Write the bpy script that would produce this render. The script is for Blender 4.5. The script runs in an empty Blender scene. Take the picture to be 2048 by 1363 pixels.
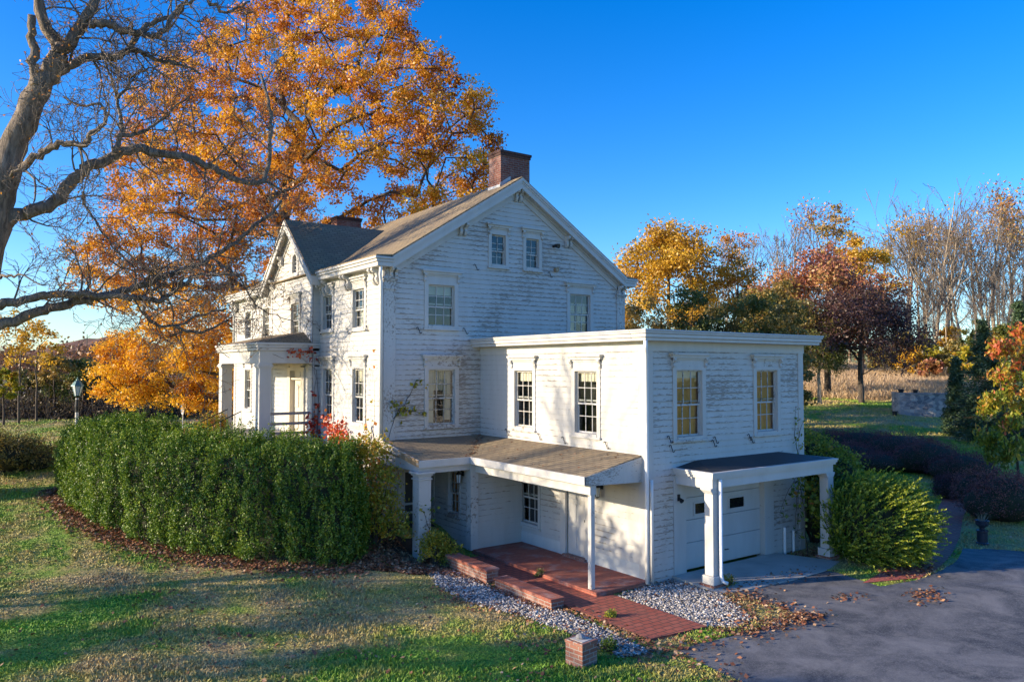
import bpy, bmesh, math
import numpy as np
from mathutils import Vector
from mathutils.geometry import tessellate_polygon

SC = bpy.context.scene
COL = SC.collection
R = math.radians

# ------------------------------------------------------------------ camera
F_PX, CX, CY = 1535.7, 1024.0, 681.5
YAW, PITCH, ROLL = R(35.502), R(1.992), R(0.083)
CAM = np.array([-13.396, -13.227, 4.991])
cd = bpy.data.cameras.new("camera")
cd.sensor_width = 36.0
cd.lens = F_PX / 2048 * 36
cd.clip_start, cd.clip_end = 0.1, 5000
co = bpy.data.objects.new("camera", cd)
COL.objects.link(co)
co.location = CAM
co.rotation_euler = (math.pi / 2 + PITCH, 0, -YAW)
SC.camera = co

# ------------------------------------------------------------------ sky, sun, exposure
SUN_EL, SUN_ROT = R(15.0), R(-67.7)
SUN_DIR = Vector((math.sin(SUN_ROT) * math.cos(SUN_EL), math.cos(SUN_ROT) * math.cos(SUN_EL), math.sin(SUN_EL)))
world = bpy.data.worlds.new("World")
SC.world = world
world.use_nodes = True
wn = world.node_tree
sky = wn.nodes.new('ShaderNodeTexSky')
sky.sky_type = 'NISHITA'
sky.sun_disc = False
sky.sun_elevation = SUN_EL
sky.sun_rotation = SUN_ROT
sky.altitude = 300
sky.air_density = 1.0
sky.dust_density = 0.7
sky.ozone_density = 4.2
hsv = wn.nodes.new('ShaderNodeHueSaturation')
hsv.inputs['Saturation'].default_value = 1.3
hsv.inputs['Hue'].default_value = 0.513
wn.links.new(sky.outputs[0], hsv.inputs['Color'])
wn.links.new(hsv.outputs[0], wn.nodes['Background'].inputs['Color'])
wn.nodes['Background'].inputs['Strength'].default_value = 0.13
sd = bpy.data.lights.new("sun", 'SUN')
sd.energy = 3.5
sd.angle = R(0.5)
sd.color = (1.0, 0.83, 0.60)
so = bpy.data.objects.new("sun", sd)
COL.objects.link(so)
so.rotation_euler = SUN_DIR.to_track_quat('Z', 'Y').to_euler()
SC.view_settings.view_transform = 'Standard'
SC.view_settings.look = 'None'
SC.view_settings.gamma = 1
SC.view_settings.exposure = 1.3

# ------------------------------------------------------------------ helpers
rng = np.random.default_rng(11)
_F = np.array([math.sin(YAW) * math.cos(PITCH), math.cos(YAW) * math.cos(PITCH), math.sin(PITCH)])
_R = np.array([math.cos(YAW), -math.sin(YAW), 0.0])
_U = np.cross(_R, _F)
FH = np.array([math.sin(YAW), math.cos(YAW)])
RH = np.array([math.cos(YAW), -math.sin(YAW)])


def at(px, py, depth):
    """world point seen at photo pixel (px,py), 'depth' metres into the scene"""
    return CAM + depth * (_F + _R * (px - CX) / F_PX - _U * (py - CY) / F_PX)


def sm(x, a, b):
    t = np.clip((np.asarray(x, float) - a) / (b - a), 0, 1)
    return t * t * (3 - 2 * t)


LK = np.array([[-60, -.3], [0, -.3], [12, -.2], [17, -.15], [19, 0], [24.5, 1.0], [28, 1.6], [40, 1.5], [60, 1.2], [100, .8], [200, 0], [900, -4]])
RK = np.array([[-60, -.2], [0, -.2], [25, -.2], [29, -.1], [49, 1.0], [59, 2.2], [80, 3.6], [110, 5.2], [160, 8], [400, 14], [900, 14]])


def ground(x, y):
    x = np.asarray(x, float); y = np.asarray(y, float)
    dx, dy = x - CAM[0], y - CAM[1]
    u = dx * FH[0] + dy * FH[1]
    v = dx * RH[0] + dy * RH[1]
    w = sm(v / np.maximum(1, u / 22), -6, 2)
    h = np.interp(u, LK[:, 0], LK[:, 1]) * (1 - w) + np.interp(u, RK[:, 0], RK[:, 1]) * w
    ddx = np.maximum(np.maximum(-3.0 - x, x - 7), 0)
    ddy = np.maximum(np.maximum(-6.0 - y, y - 5.0), 0)
    p = 1 - sm(np.hypot(ddx, ddy), 0, 1.6)
    h = h * (1 - p) - .2 * p
    h = h + .05 * np.sin(x * .7 + 1) * np.sin(y * .55) * sm(u, 14, 30) * (1 - p)
    return h


def gz(x, y):
    return float(ground(x, y))


def gp(px, py):
    """point of the ground seen at photo pixel"""
    d = _F + _R * (px - CX) / F_PX - _U * (py - CY) / F_PX
    t0 = 4.0
    for t in np.arange(4, 300, .25):
        p = CAM + d * t
        if p[2] < ground(p[0], p[1]):
            a, b = t0, t
            for _ in range(30):
                m = (a + b) / 2
                p = CAM + d * m
                if p[2] < ground(p[0], p[1]):
                    b = m
                else:
                    a = m
            return CAM + d * b
        t0 = t
    return CAM + d * 300


def link(o, parent=None):
    COL.objects.link(o)
    if parent is not None:
        o.parent = parent
    return o


def tag(o, label=None, cat=None, group=None, kind=None):
    if label: o['label'] = label
    if cat: o['category'] = cat
    if group: o['group'] = group
    if kind: o['kind'] = kind
    return o


def empty(name, loc, label, cat, group=None, rz=0.0):
    o = bpy.data.objects.new(name, None)
    o.location = loc
    o.rotation_euler = (0, 0, rz)
    o.empty_display_size = .2
    link(o)
    return tag(o, label, cat, group)


def box_uv(me):
    n = len(me.loops)
    if n == 0: return
    vi = np.empty(n, np.int32); me.loops.foreach_get('vertex_index', vi)
    co_ = np.empty(len(me.vertices) * 3); me.vertices.foreach_get('co', co_)
    co_ = co_.reshape(-1, 3)
    pn = np.empty(len(me.polygons) * 3); me.polygons.foreach_get('normal', pn)
    pn = pn.reshape(-1, 3)
    tot = np.empty(len(me.polygons), np.int32); me.polygons.foreach_get('loop_total', tot)
    N = np.repeat(pn, tot, axis=0)
    P = co_[vi]
    flat = np.abs(N[:, 2]) > .98
    T = np.stack([-N[:, 1], N[:, 0], np.zeros(n)], 1)
    T /= np.maximum(np.linalg.norm(T, axis=1, keepdims=True), 1e-9)
    # keep the tangent direction consistent on opposite faces
    s = np.where(np.abs(T[:, 0]) > np.abs(T[:, 1]), np.sign(T[:, 0]), np.sign(T[:, 1]))
    T = T * s[:, None]
    B = np.cross(N, T)
    B *= np.where(B[:, 2] < 0, -1, 1)[:, None]
    T[flat] = (1, 0, 0); B[flat] = (0, 1, 0)
    uv = np.stack([(P * T).sum(1), (P * B).sum(1)], 1).astype(np.float32)
    l = me.uv_layers.new(name='UVMap')
    l.data.foreach_set('uv', uv.ravel())


class MB:
    def __init__(self):
        self.v, self.f = [], []

    def poly(self, *pts):
        b = len(self.v)
        self.v += [tuple(map(float, p)) for p in pts]
        self.f.append(tuple(range(b, b + len(pts))))
        return self

    def hexa(self, p):
        """p: 8 points, bottom ring 0-3 then top ring 4-7"""
        b = len(self.v)
        self.v += [tuple(map(float, q)) for q in p]
        for f in ((3, 2, 1, 0), (4, 5, 6, 7), (0, 1, 5, 4), (1, 2, 6, 5), (2, 3, 7, 6), (3, 0, 4, 7)):
            self.f.append(tuple(b + i for i in f))
        return self

    def box(self, x0, x1, y0, y1, z0, z1):
        return self.hexa([(x0, y0, z0), (x1, y0, z0), (x1, y1, z0), (x0, y1, z0), (x0, y0, z1), (x1, y0, z1), (x1, y1, z1), (x0, y1, z1)])

    def prism(self, a, b):
        """two matching outlines a and b joined"""
        n = len(a); k = len(self.v)
        self.v += [tuple(map(float, q)) for q in a] + [tuple(map(float, q)) for q in b]
        self.f.append(tuple(range(k + n - 1, k - 1, -1)))
        self.f.append(tuple(range(k + n, k + 2 * n)))
        for i in range(n):
            j = (i + 1) % n
            self.f.append((k + i, k + j, k + n + j, k + n + i))
        return self

    def tube(self, pts, r, k=8, cap=True):
        pts = [np.array(p, float) for p in pts]
        n = len(pts)
        rs = [r] * n if np.isscalar(r) else list(r)
        b = len(self.v)
        ref = None
        for i in range(n):
            d = pts[min(i + 1, n - 1)] - pts[max(i - 1, 0)]
            d /= max(np.linalg.norm(d), 1e-9)
            if ref is None:
                ref = np.cross(d, (0, 0, 1.0))
                if np.linalg.norm(ref) < .1: ref = np.cross(d, (1.0, 0, 0))
            ref = ref - d * (ref @ d)
            ref /= max(np.linalg.norm(ref), 1e-9)
            o = np.cross(d, ref)
            for j in range(k):
                a = 2 * math.pi * j / k
                self.v.append(tuple(pts[i] + rs[i] * (math.cos(a) * ref + math.sin(a) * o)))
        for i in range(n - 1):
            for j in range(k):
                j2 = (j + 1) % k
                self.f.append((b + i * k + j, b + i * k + j2, b + (i + 1) * k + j2, b + (i + 1) * k + j))
        if cap:
            self.f.append(tuple(b + j for j in range(k - 1, -1, -1)))
            self.f.append(tuple(b + (n - 1) * k + j for j in range(k)))
        return self

    def lathe(self, c, prof, k=16):
        c = np.array(c, float)
        b = len(self.v)
        for r, z in prof:
            for j in range(k):
                a = 2 * math.pi * j / k
                self.v.append((c[0] + r * math.cos(a), c[1] + r * math.sin(a), c[2] + z))
        n = len(prof)
        for i in range(n - 1):
            for j in range(k):
                j2 = (j + 1) % k
                self.f.append((b + i * k + j, b + i * k + j2, b + (i + 1) * k + j2, b + (i + 1) * k + j))
        self.f.append(tuple(b + j for j in range(k - 1, -1, -1)))
        self.f.append(tuple(b + (n - 1) * k + j for j in range(k)))
        return self

    def obj(self, name, mat, parent=None, smooth=False, bevel=0, recalc=True):
        me = bpy.data.meshes.new(name)
        me.from_pydata(self.v, [], self.f)
        if recalc:
            bm = bmesh.new(); bm.from_mesh(me)
            bmesh.ops.recalc_face_normals(bm, faces=bm.faces)
            bm.to_mesh(me); bm.free()
        me.update()
        box_uv(me)
        if smooth:
            me.polygons.foreach_set('use_smooth', np.ones(len(me.polygons), bool))
        me.materials.append(mat)
        o = bpy.data.objects.new(name, me)
        if bevel:
            m = o.modifiers.new('bevel', 'BEVEL'); m.width = bevel; m.segments = 1; m.limit_method = 'ANGLE'; m.angle_limit = R(40)
        return link(o, parent)


class Fr:
    """a wall face: u to the right seen from outside, n outward"""
    def __init__(self, O, U, N):
        self.O, self.U, self.N = np.array(O, float), np.array(U, float), np.array(N, float)

    def p(self, u, z, n=0.0):
        return self.O + self.U * u + self.N * n + np.array((0, 0, z))

    def box(self, mb, u0, u1, z0, z1, n0, n1):
        p = self.p
        mb.hexa([p(u0, z0, n0), p(u1, z0, n0), p(u1, z0, n1), p(u0, z0, n1), p(u0, z1, n0), p(u1, z1, n0), p(u1, z1, n1), p(u0, z1, n1)])
        return mb


def np_mesh(name, V, F, mat, parent=None, tint=None, smooth=False):
    """V (n,3), F (m,k) numpy, tint per face"""
    me = bpy.data.meshes.new(name)
    V = np.asarray(V, np.float32); F = np.asarray(F, np.int32)
    m, k = F.shape
    me.vertices.add(len(V)); me.vertices.foreach_set('co', V.ravel())
    me.loops.add(m * k); me.loops.foreach_set('vertex_index', F.ravel())
    me.polygons.add(m)
    me.polygons.foreach_set('loop_start', np.arange(0, m * k, k, dtype=np.int32))
    me.polygons.foreach_set('loop_total', np.full(m, k, np.int32))
    if tint is not None:
        a = me.attributes.new('tint', 'FLOAT', 'FACE')
        a.data.foreach_set('value', np.asarray(tint, np.float32))
    me.update(calc_edges=True)
    if smooth:
        me.polygons.foreach_set('use_smooth', np.ones(m, bool))
    me.materials.append(mat)
    return link(bpy.data.objects.new(name, me), parent)


def rand_dirs(n):
    d = rng.normal(size=(n, 3))
    return d / np.linalg.norm(d, axis=1, keepdims=True)


def leaf_quads(C, size, normal=None, spread=1.0, aspect=.62, axis=None):
    """rhombic leaves at centres C; returns V,F"""
    n = len(C)
    size = np.broadcast_to(np.asarray(size, float), (n,))
    N = rand_dirs(n) * spread
    if normal is not None: N = N + normal
    N /= np.maximum(np.linalg.norm(N, axis=1, keepdims=True), 1e-9)
    A = rand_dirs(n)
    if axis is not None: A = A * .6 + axis
    A = A - N * (A * N).sum(1, keepdims=True)
    A /= np.maximum(np.linalg.norm(A, axis=1, keepdims=True), 1e-9)
    B = np.cross(N, A)
    s = size[:, None] * .5
    V = np.stack([C - A * s, C + B * s * aspect + A * s * .1, C + A * s, C - B * s * aspect + A * s * .1], 1).reshape(-1, 3)
    F = np.arange(4 * n).reshape(n, 4)
    return V, F


def frusta(P0, P1, R0, R1, k=4):
    P0 = np.asarray(P0, float); P1 = np.asarray(P1, float)
    n = len(P0)
    D = P1 - P0
    D /= np.maximum(np.linalg.norm(D, axis=1, keepdims=True), 1e-9)
    ref = np.where(np.abs(D[:, 2:3]) > .9, np.array([[1.0, 0, 0]]), np.array([[0, 0, 1.0]]))
    A = np.cross(D, ref); A /= np.maximum(np.linalg.norm(A, axis=1, keepdims=True), 1e-9)
    B = np.cross(D, A)
    ang = np.arange(k) * 2 * math.pi / k
    ca, sa = np.cos(ang)[None, :, None], np.sin(ang)[None, :, None]
    ring = ca * A[:, None] + sa * B[:, None]
    lo = P0[:, None] + ring * np.asarray(R0)[:, None, None]
    hi = P1[:, None] + ring * np.asarray(R1)[:, None, None]
    V = np.concatenate([lo, hi], 1).reshape(-1, 3)
    b = (np.arange(n) * 2 * k)[:, None]
    j = np.arange(k); j2 = (j + 1) % k
    F = np.stack([b + j, b + j2, b + k + j2, b + k + j], -1).reshape(-1, 4)
    return V, F


class Segs:
    def __init__(self): self.a, self.b, self.r0, self.r1 = [], [], [], []
    def add(self, a, b, r0, r1):
        self.a.append(a); self.b.append(b); self.r0.append(r0); self.r1.append(r1)
    def path(self, pts, r0, r1):
        n = len(pts) - 1
        for i in range(n):
            self.add(pts[i], pts[i + 1], r0 + (r1 - r0) * i / n, r0 + (r1 - r0) * (i + 1) / n)
    def obj(self, name, mat, parent, thick=.06):
        a, b = np.array(self.a), np.array(self.b); r0, r1 = np.array(self.r0), np.array(self.r1)
        Vs, Fs, off = [], [], 0
        for msk, k in ((r0 > thick, 8), ((r0 <= thick) & (r0 > thick * .25), 5), (r0 <= thick * .25, 3)):
            if msk.any():
                V, F = frusta(a[msk], b[msk], r0[msk], r1[msk], k)
                Vs.append(V); Fs.append(F + off); off += len(V)
        return np_mesh(name, np.concatenate(Vs), np.concatenate(Fs), mat, parent, smooth=True)


def grow(S, tips, p, d, L, r, lv, maxlv, up=.1, wob=.25, kids=(3, 5), ratio=.62, ang=(25, 60), step=5, rmin=.006, curl=None):
    """one branch with its side branches, recursively"""
    p = np.array(p, float); d = np.array(d, float)
    n = step if lv < maxlv else max(2, step - 2)
    sp = np.linspace(.3, 1.0, int(rng.integers(*kids)) + 1)
    nxt = 0
    for i in range(n):
        d = d + rng.normal(size=3) * wob + np.array((0, 0, up))
        d /= np.linalg.norm(d)
        q = p + d * L / n
        ra = r * (1 - .75 * i / n); rb = r * (1 - .75 * (i + 1) / n)
        S.add(p, q, max(ra, rmin), max(rb, rmin))
        p = q
        t = (i + 1) / n
        while lv < maxlv and nxt < len(sp) and sp[nxt] <= t + 1e-6:
            nxt += 1
            ax = np.cross(d, rng.normal(size=3)); ax /= np.linalg.norm(ax)
            a = R(rng.uniform(*ang))
            cdv = d * math.cos(a) + np.cross(ax, d) * math.sin(a)
            grow(S, tips, p, cdv, L * ratio * rng.uniform(.7, 1.15) * (1.1 - .35 * t), max(rb * .75, rmin), lv + 1, maxlv, up, wob, kids, ratio, ang, step, rmin)
    tips.append(p)


# ------------------------------------------------------------------ materials
def new_mat(name):
    m = bpy.data.materials.new(name); m.use_nodes = True
    nt = m.node_tree
    return m, nt, nt.nodes['Principled BSDF']


def node(nt, t, **kw):
    n = nt.nodes.new(t)
    for k, v in kw.items():
        if k.startswith('i_'):
            n.inputs[k[2:].replace('_', ' ')].default_value = v
        else:
            setattr(n, k, v)
    return n


def lk(nt, a, b): nt.links.new(a, b)


def ramp(nt, fac, stops, interp='LINEAR'):
    n = nt.nodes.new('ShaderNodeValToRGB')
    cr = n.color_ramp; cr.interpolation = interp
    while len(cr.elements) < len(stops): cr.elements.new(.5)
    for e, (p, c) in zip(cr.elements, stops):
        e.position = p; e.color = (*c, 1) if len(c) == 3 else c
    lk(nt, fac, n.inputs[0])
    return n.outputs[0]


def pos(nt, scale=(1, 1, 1)):
    g = node(nt, 'ShaderNodeNewGeometry')
    m = node(nt, 'ShaderNodeMapping'); m.inputs['Scale'].default_value = scale
    lk(nt, g.outputs['Position'], m.inputs[0])
    return m.outputs[0]


def uvn(nt):
    return node(nt, 'ShaderNodeUVMap', uv_map='UVMap').outputs[0]


def noise(nt, vec, scale, detail=4, rough=.55, dist=0):
    n = node(nt, 'ShaderNodeTexNoise', i_Scale=scale, i_Detail=detail, i_Roughness=rough, i_Distortion=dist)
    lk(nt, vec, n.inputs['Vector'])
    return n.outputs['Fac']


def mth(nt, op, a, b=None, c=None):
    n = node(nt, 'ShaderNodeMath', operation=op)
    for i, x in enumerate((a, b, c)):
        if x is None: continue
        if isinstance(x, (int, float)): n.inputs[i].default_value = x
        else: lk(nt, x, n.inputs[i])
    return n.outputs[0]


def mix(nt, fac, a, b):
    n = node(nt, 'ShaderNodeMix', data_type='RGBA')
    for i, x in ((0, fac), (6, a), (7, b)):
        if isinstance(x, (int, float)): n.inputs[i].default_value = x
        elif isinstance(x, tuple): n.inputs[i].default_value = (*x, 1)
        else: lk(nt, x, n.inputs[i])
    return n.outputs[2]


def mrange(nt, x, a, b, c=0, d=1):
    n = node(nt, 'ShaderNodeMapRange'); n.clamp = True
    lk(nt, x, n.inputs[0])
    for i, q in zip((1, 2, 3, 4), (a, b, c, d)): n.inputs[i].default_value = q
    return n.outputs[0]


def bump(nt, bs, h, strength=.3, dist=.01):
    b = node(nt, 'ShaderNodeBump', i_Strength=strength, i_Distance=dist)
    lk(nt, h, b.inputs['Height']); lk(nt, b.outputs[0], bs.inputs['Normal'])


EXPO = 0.152  # clapboard exposure


def paint(name, peel=.5, base=(.52, .51, .487), wood=(.20, .175, .15), edge=.1, stretch=(1.1, 1.1, 7)):
    m, nt, bs = new_mat(name)
    g = node(nt, 'ShaderNodeNewGeometry')
    sx = node(nt, 'ShaderNodeSeparateXYZ'); lk(nt, g.outputs['Position'], sx.inputs[0])
    A = noise(nt, pos(nt, stretch), 4.6, 9, .66, .3)
    Bn = noise(nt, pos(nt, (1, 1, 1.3)), .45, 3, .6)
    v = mth(nt, 'ADD', A, mth(nt, 'MULTIPLY', mth(nt, 'SUBTRACT', Bn, .5), .8))
    if edge:
        fr = mth(nt, 'FRACT', mth(nt, 'DIVIDE', mth(nt, 'ADD', sx.outputs[2], .25), EXPO))
        v = mth(nt, 'ADD', v, mrange(nt, fr, 0, .38, edge, -edge * .7))
    thr = .86 - .36 * peel
    k = mrange(nt, v, thr, thr + .05)
    dirt = noise(nt, pos(nt, (2.5, 2.5, .5)), 1.1, 5, .6)
    c = mix(nt, mrange(nt, dirt, .35, .75), base, tuple(x * y for x, y in zip(base, (.88, .87, .85))))
    wd = mix(nt, noise(nt, pos(nt, (3, 3, 30)), 4, 4), wood, tuple(x * 1.7 for x in wood))
    c = mix(nt, k, c, wd)
    if edge:
        ln = mth(nt, 'MULTIPLY', mrange(nt, fr, .945, .99), mrange(nt, noise(nt, pos(nt, (1, 1, 5)), 1.9, 6, .65), .36, .66, .35, .85))
        ln = mth(nt, 'MULTIPLY', ln, mrange(nt, Bn, .38, .62, .55, 1.0))
        c = mix(nt, ln, c, (.20, .19, .175))
    lk(nt, c, bs.inputs['Base Color'])
    bs.inputs['Roughness'].default_value = .55
    fine = noise(nt, pos(nt, (4, 4, 20)), 9, 4)
    h = mth(nt, 'SUBTRACT', mth(nt, 'MULTIPLY', fine, .35), k)
    bump(nt, bs, h, .35, .006)
    return m


M = {}
M['siding'] = paint('peeling_white_siding', .93, edge=.09, stretch=(1.2, 1.2, 8))
M['siding_warm'] = paint('white_siding', .62, base=(.52, .508, .48), edge=.13)
M['trim'] = paint('white_trim', .42, edge=0)
M['trim_peel'] = paint('peeling_white_trim', .72, edge=0, stretch=(2, 2, 2.4))
M['trim_clean'] = paint('clean_white_trim', .12, base=(.54, .53, .51), edge=0)
M['bare'] = paint('flaking_board', 1.04, edge=0, stretch=(3, 3, 9))
M['pilaster'] = paint('flaking_pilaster', .92, edge=0, stretch=(4, 4, 3))
M['woodtan'] = paint('weathered_tan_board', 1.3, wood=(.24, .16, .085), edge=0)
M['greyrail'] = paint('grey_rail', 1.5, wood=(.2, .19, .19), edge=0)
M['door_paint'] = paint('cream_door', .1, base=(.62, .56, .45), edge=0)
M['foundation'] = paint('pale_foundation', .3, base=(.56, .58, .56), wood=(.33, .33, .32), edge=0, stretch=(1, 1, 1))


def simple(name, c, rough=.6, metal=0, nscale=0, nvar=.25, bmp=0):
    m, nt, bs = new_mat(name)
    bs.inputs['Roughness'].default_value = rough
    bs.inputs['Metallic'].default_value = metal
    if nscale:
        n = noise(nt, pos(nt), nscale, 6, .6)
        lk(nt, mix(nt, mrange(nt, n, .3, .7), tuple(x * (1 - nvar) for x in c), tuple(min(1, x * (1 + nvar)) for x in c)), bs.inputs['Base Color'])
        if bmp: bump(nt, bs, n, bmp, .01)
    else:
        bs.inputs['Base Color'].default_value = (*c, 1)
    return m


M['iron'] = simple('black_iron', (.02, .02, .022), .45, .3, 8)
M['patina'] = simple('green_copper', (.10, .19, .18), .5, .3, 10)
M['lampglass'] = simple('lantern_glass', (.55, .6, .62), .1)
M['alu'] = simple('white_downspout', (.78, .78, .77), .35, 0, 2, .06)
M['concrete'] = simple('concrete', (.40, .38, .34), .8, 0, 1.3, .2, .15)
M['stonecap'] = simple('pale_mortar', (.5, .47, .42), .85, 0, 9, .3, .4)
M['flash'] = simple('lead_flashing', (.36, .37, .38), .4, .3, 5)
M['dish'] = simple('white_enamel', (.7, .7, .68), .4)
M['urn'] = simple('dark_glazed_urn', (.03, .035, .05), .25, 0, 4, .3)
M['pot'] = simple('black_pot', (.012, .012, .014), .5)
M['grate'] = simple('grey_vent', (.3, .3, .31), .5)
M['soil'] = simple('dark_soil', (.05, .038, .028), .95, 0, 5, .4, .5)
M['membrane'] = simple('black_roofing', (.022, .023, .028), .6, 0, 1.2, .45, .2)
M['cream'] = simple('cream_curtain', (.72, .66, .52), .9, 0, 7, .08)
M['tanroom'] = simple('tan_interior', (.85, .40, .11), .8, 0, 3, .25)
M['darkroom'] = simple('room_shade', (.02, .019, .018), .9)  # board colour standing in for the shade of an unlit room


def shingle():
    m, nt, bs = new_mat('asphalt_shingle')
    b = node(nt, 'ShaderNodeTexBrick', i_Scale=1.0)
    b.inputs['Brick Width'].default_value = .3; b.inputs['Row Height'].default_value = .13
    b.inputs['Mortar Size'].default_value = .010; b.inputs['Bias'].default_value = 0
    b.inputs['Color1'].default_value = (.31, .23, .125, 1); b.inputs['Color2'].default_value = (.40, .305, .175, 1)
    b.inputs['Mortar'].default_value = (.05, .042, .035, 1)
    lk(nt, uvn(nt), b.inputs['Vector'])
    n = noise(nt, pos(nt), 1.1, 6, .65)
    n2 = noise(nt, pos(nt), 60, 2)
    c = mix(nt, mrange(nt, n, .35, .75), b.outputs['Color'], (.21, .16, .105))
    c = mix(nt, mth(nt, 'MULTIPLY', n2, .3), c, (.12, .10, .08))
    lk(nt, c, bs.inputs['Base Color']); bs.inputs['Roughness'].default_value = .9
    bump(nt, bs, mth(nt, 'ADD', mth(nt, 'MULTIPLY', b.outputs['Fac'], -1), mth(nt, 'MULTIPLY', n2, .4)), 1.0, .02)
    return m


M['shingle'] = shingle()


def brick(name, c1, c2, mortar, w=.21, h=.075, ms=.01, stain=(.5, .5, .5), st=.3, sthr=(.5, .75)):
    m, nt, bs = new_mat(name)
    b = node(nt, 'ShaderNodeTexBrick', i_Scale=1.0)
    b.inputs['Brick Width'].default_value = w; b.inputs['Row Height'].default_value = h
    b.inputs['Mortar Size'].default_value = ms; b.inputs['Mortar Smooth'].default_value = .2
    b.inputs['Color1'].default_value = (*c1, 1); b.inputs['Color2'].default_value = (*c2, 1); b.inputs['Mortar'].default_value = (*mortar, 1)
    lk(nt, uvn(nt), b.inputs['Vector'])
    n = noise(nt, pos(nt), 1.6, 6, .65)
    n2 = noise(nt, pos(nt), 14, 4)
    c = mix(nt, mth(nt, 'MULTIPLY', mrange(nt, n, *sthr), st), b.outputs['Color'], stain)
    c = mix(nt, mth(nt, 'MULTIPLY', n2, .4), c, tuple(x * .5 for x in c1))
    lk(nt, c, bs.inputs['Base Color']); bs.inputs['Roughness'].default_value = .85
    bump(nt, bs, mth(nt, 'ADD', mth(nt, 'MULTIPLY', b.outputs['Fac'], -1), mth(nt, 'MULTIPLY', n2, .3)), .6, .01)
    return m


M['brick'] = brick('red_brick', (.15, .04, .028), (.21, .068, .046), (.22, .18, .155))
M['brick_old'] = brick('worn_brick', (.25, .085, .055), (.34, .15, .10), (.36, .31, .27), stain=(.42, .38, .34), st=.6)
M['pave'] = brick('brick_paving', (.38, .095, .055), (.47, .15, .09), (.2, .10, .075), w=.22, h=.11, ms=.008, stain=(.46, .40, .38), st=.75, sthr=(.52, .72))
M['pave3'] = brick('garden_brick', (.52, .11, .075), (.62, .17, .12), (.24, .10, .08), w=.22, h=.11, ms=.01, stain=(.25, .14, .11), st=.4)
M['pave2'] = brick('brick_walk', (.38, .088, .05), (.46, .125, .075), (.13, .055, .04), w=.24, h=.16, ms=.016, stain=(.2, .10, .07), st=.4)


def asphalt():
    m, nt, bs = new_mat('asphalt')
    a = noise(nt, pos(nt), .75, 8, .7, .8); b = noise(nt, pos(nt), 38, 3, .7); c_ = noise(nt, pos(nt), 2.6, 7, .75)
    c = mix(nt, mrange(nt, a, .38, .64), (.045, .048, .056), (.19, .182, .178))
    c = mix(nt, mth(nt, 'MULTIPLY', mrange(nt, c_, .5, .72), .75), c, (.23, .215, .195))
    c = mix(nt, mrange(nt, b, .5, .72, 0, .65), c, (.27, .26, .245))
    ve = node(nt, 'ShaderNodeTexVoronoi', i_Scale=.38, feature='DISTANCE_TO_EDGE')
    wv = node(nt, 'ShaderNodeVectorMath', operation='ADD'); lk(nt, pos(nt), wv.inputs[0])
    nz = node(nt, 'ShaderNodeTexNoise', i_Scale=1.6, i_Detail=5); lk(nt, pos(nt), nz.inputs['Vector']); lk(nt, nz.outputs['Color'], wv.inputs[1])
    lk(nt, wv.outputs[0], ve.inputs['Vector'])
    c = mix(nt, mth(nt, 'MULTIPLY', mrange(nt, ve.outputs['Distance'], .004, .014, 1, 0), mrange(nt, a, .9, .99)), c, (.012, .012, .014))
    lk(nt, c, bs.inputs['Base Color']); bs.inputs['Roughness'].default_value = .85
    bump(nt, bs, mth(nt, 'ADD', b, a), .5, .008)
    return m


M['asphalt'] = asphalt()


def lawn_color(nt):
    big = noise(nt, pos(nt), .23, 4, .6, .5); mid = noise(nt, pos(nt), 1.1, 5, .65); fine = noise(nt, pos(nt), 22, 3)
    v = mth(nt, 'ADD', mth(nt, 'MULTIPLY', big, .62), mth(nt, 'MULTIPLY', mid, .38))
    c = ramp(nt, v, [(.38, (.11, .33, .016)), (.46, (.22, .36, .03)), (.52, (.42, .37, .10)), (.59, (.52, .39, .17)), (.68, (.36, .24, .12))])
    return mix(nt, mth(nt, 'MULTIPLY', fine, .5), c, (.15, .12, .035)), fine, mid


def lawn():
    m, nt, bs = new_mat('lawn')
    c, fine, mid = lawn_color(nt)
    lk(nt, c, bs.inputs['Base Color']); bs.inputs['Roughness'].default_value = .95
    bump(nt, bs, mth(nt, 'ADD', fine, mid), .8, .05)
    return m


M['lawn'] = lawn()


def blade_mat():
    m, nt, bs = new_mat('grass_blade')
    c, f, _ = lawn_color(nt)
    a = node(nt, 'ShaderNodeAttribute', attribute_name='tint')
    h = node(nt, 'ShaderNodeHueSaturation'); lk(nt, c, h.inputs['Color'])
    lk(nt, mth(nt, 'ADD', mth(nt, 'MULTIPLY', a.outputs['Fac'], .9), 1.0), h.inputs['Value'])
    lk(nt, h.outputs[0], bs.inputs['Base Color']); bs.inputs['Roughness'].default_value = .7
    return m


M['blade'] = blade_mat()
M['meadow'] = simple('dry_meadow', (.46, .33, .19), .95, 0, .5, .25, .5)
M['field'] = simple('brown_field', (.25, .19, .13), .95, 0, .2, .3, .5)


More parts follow.
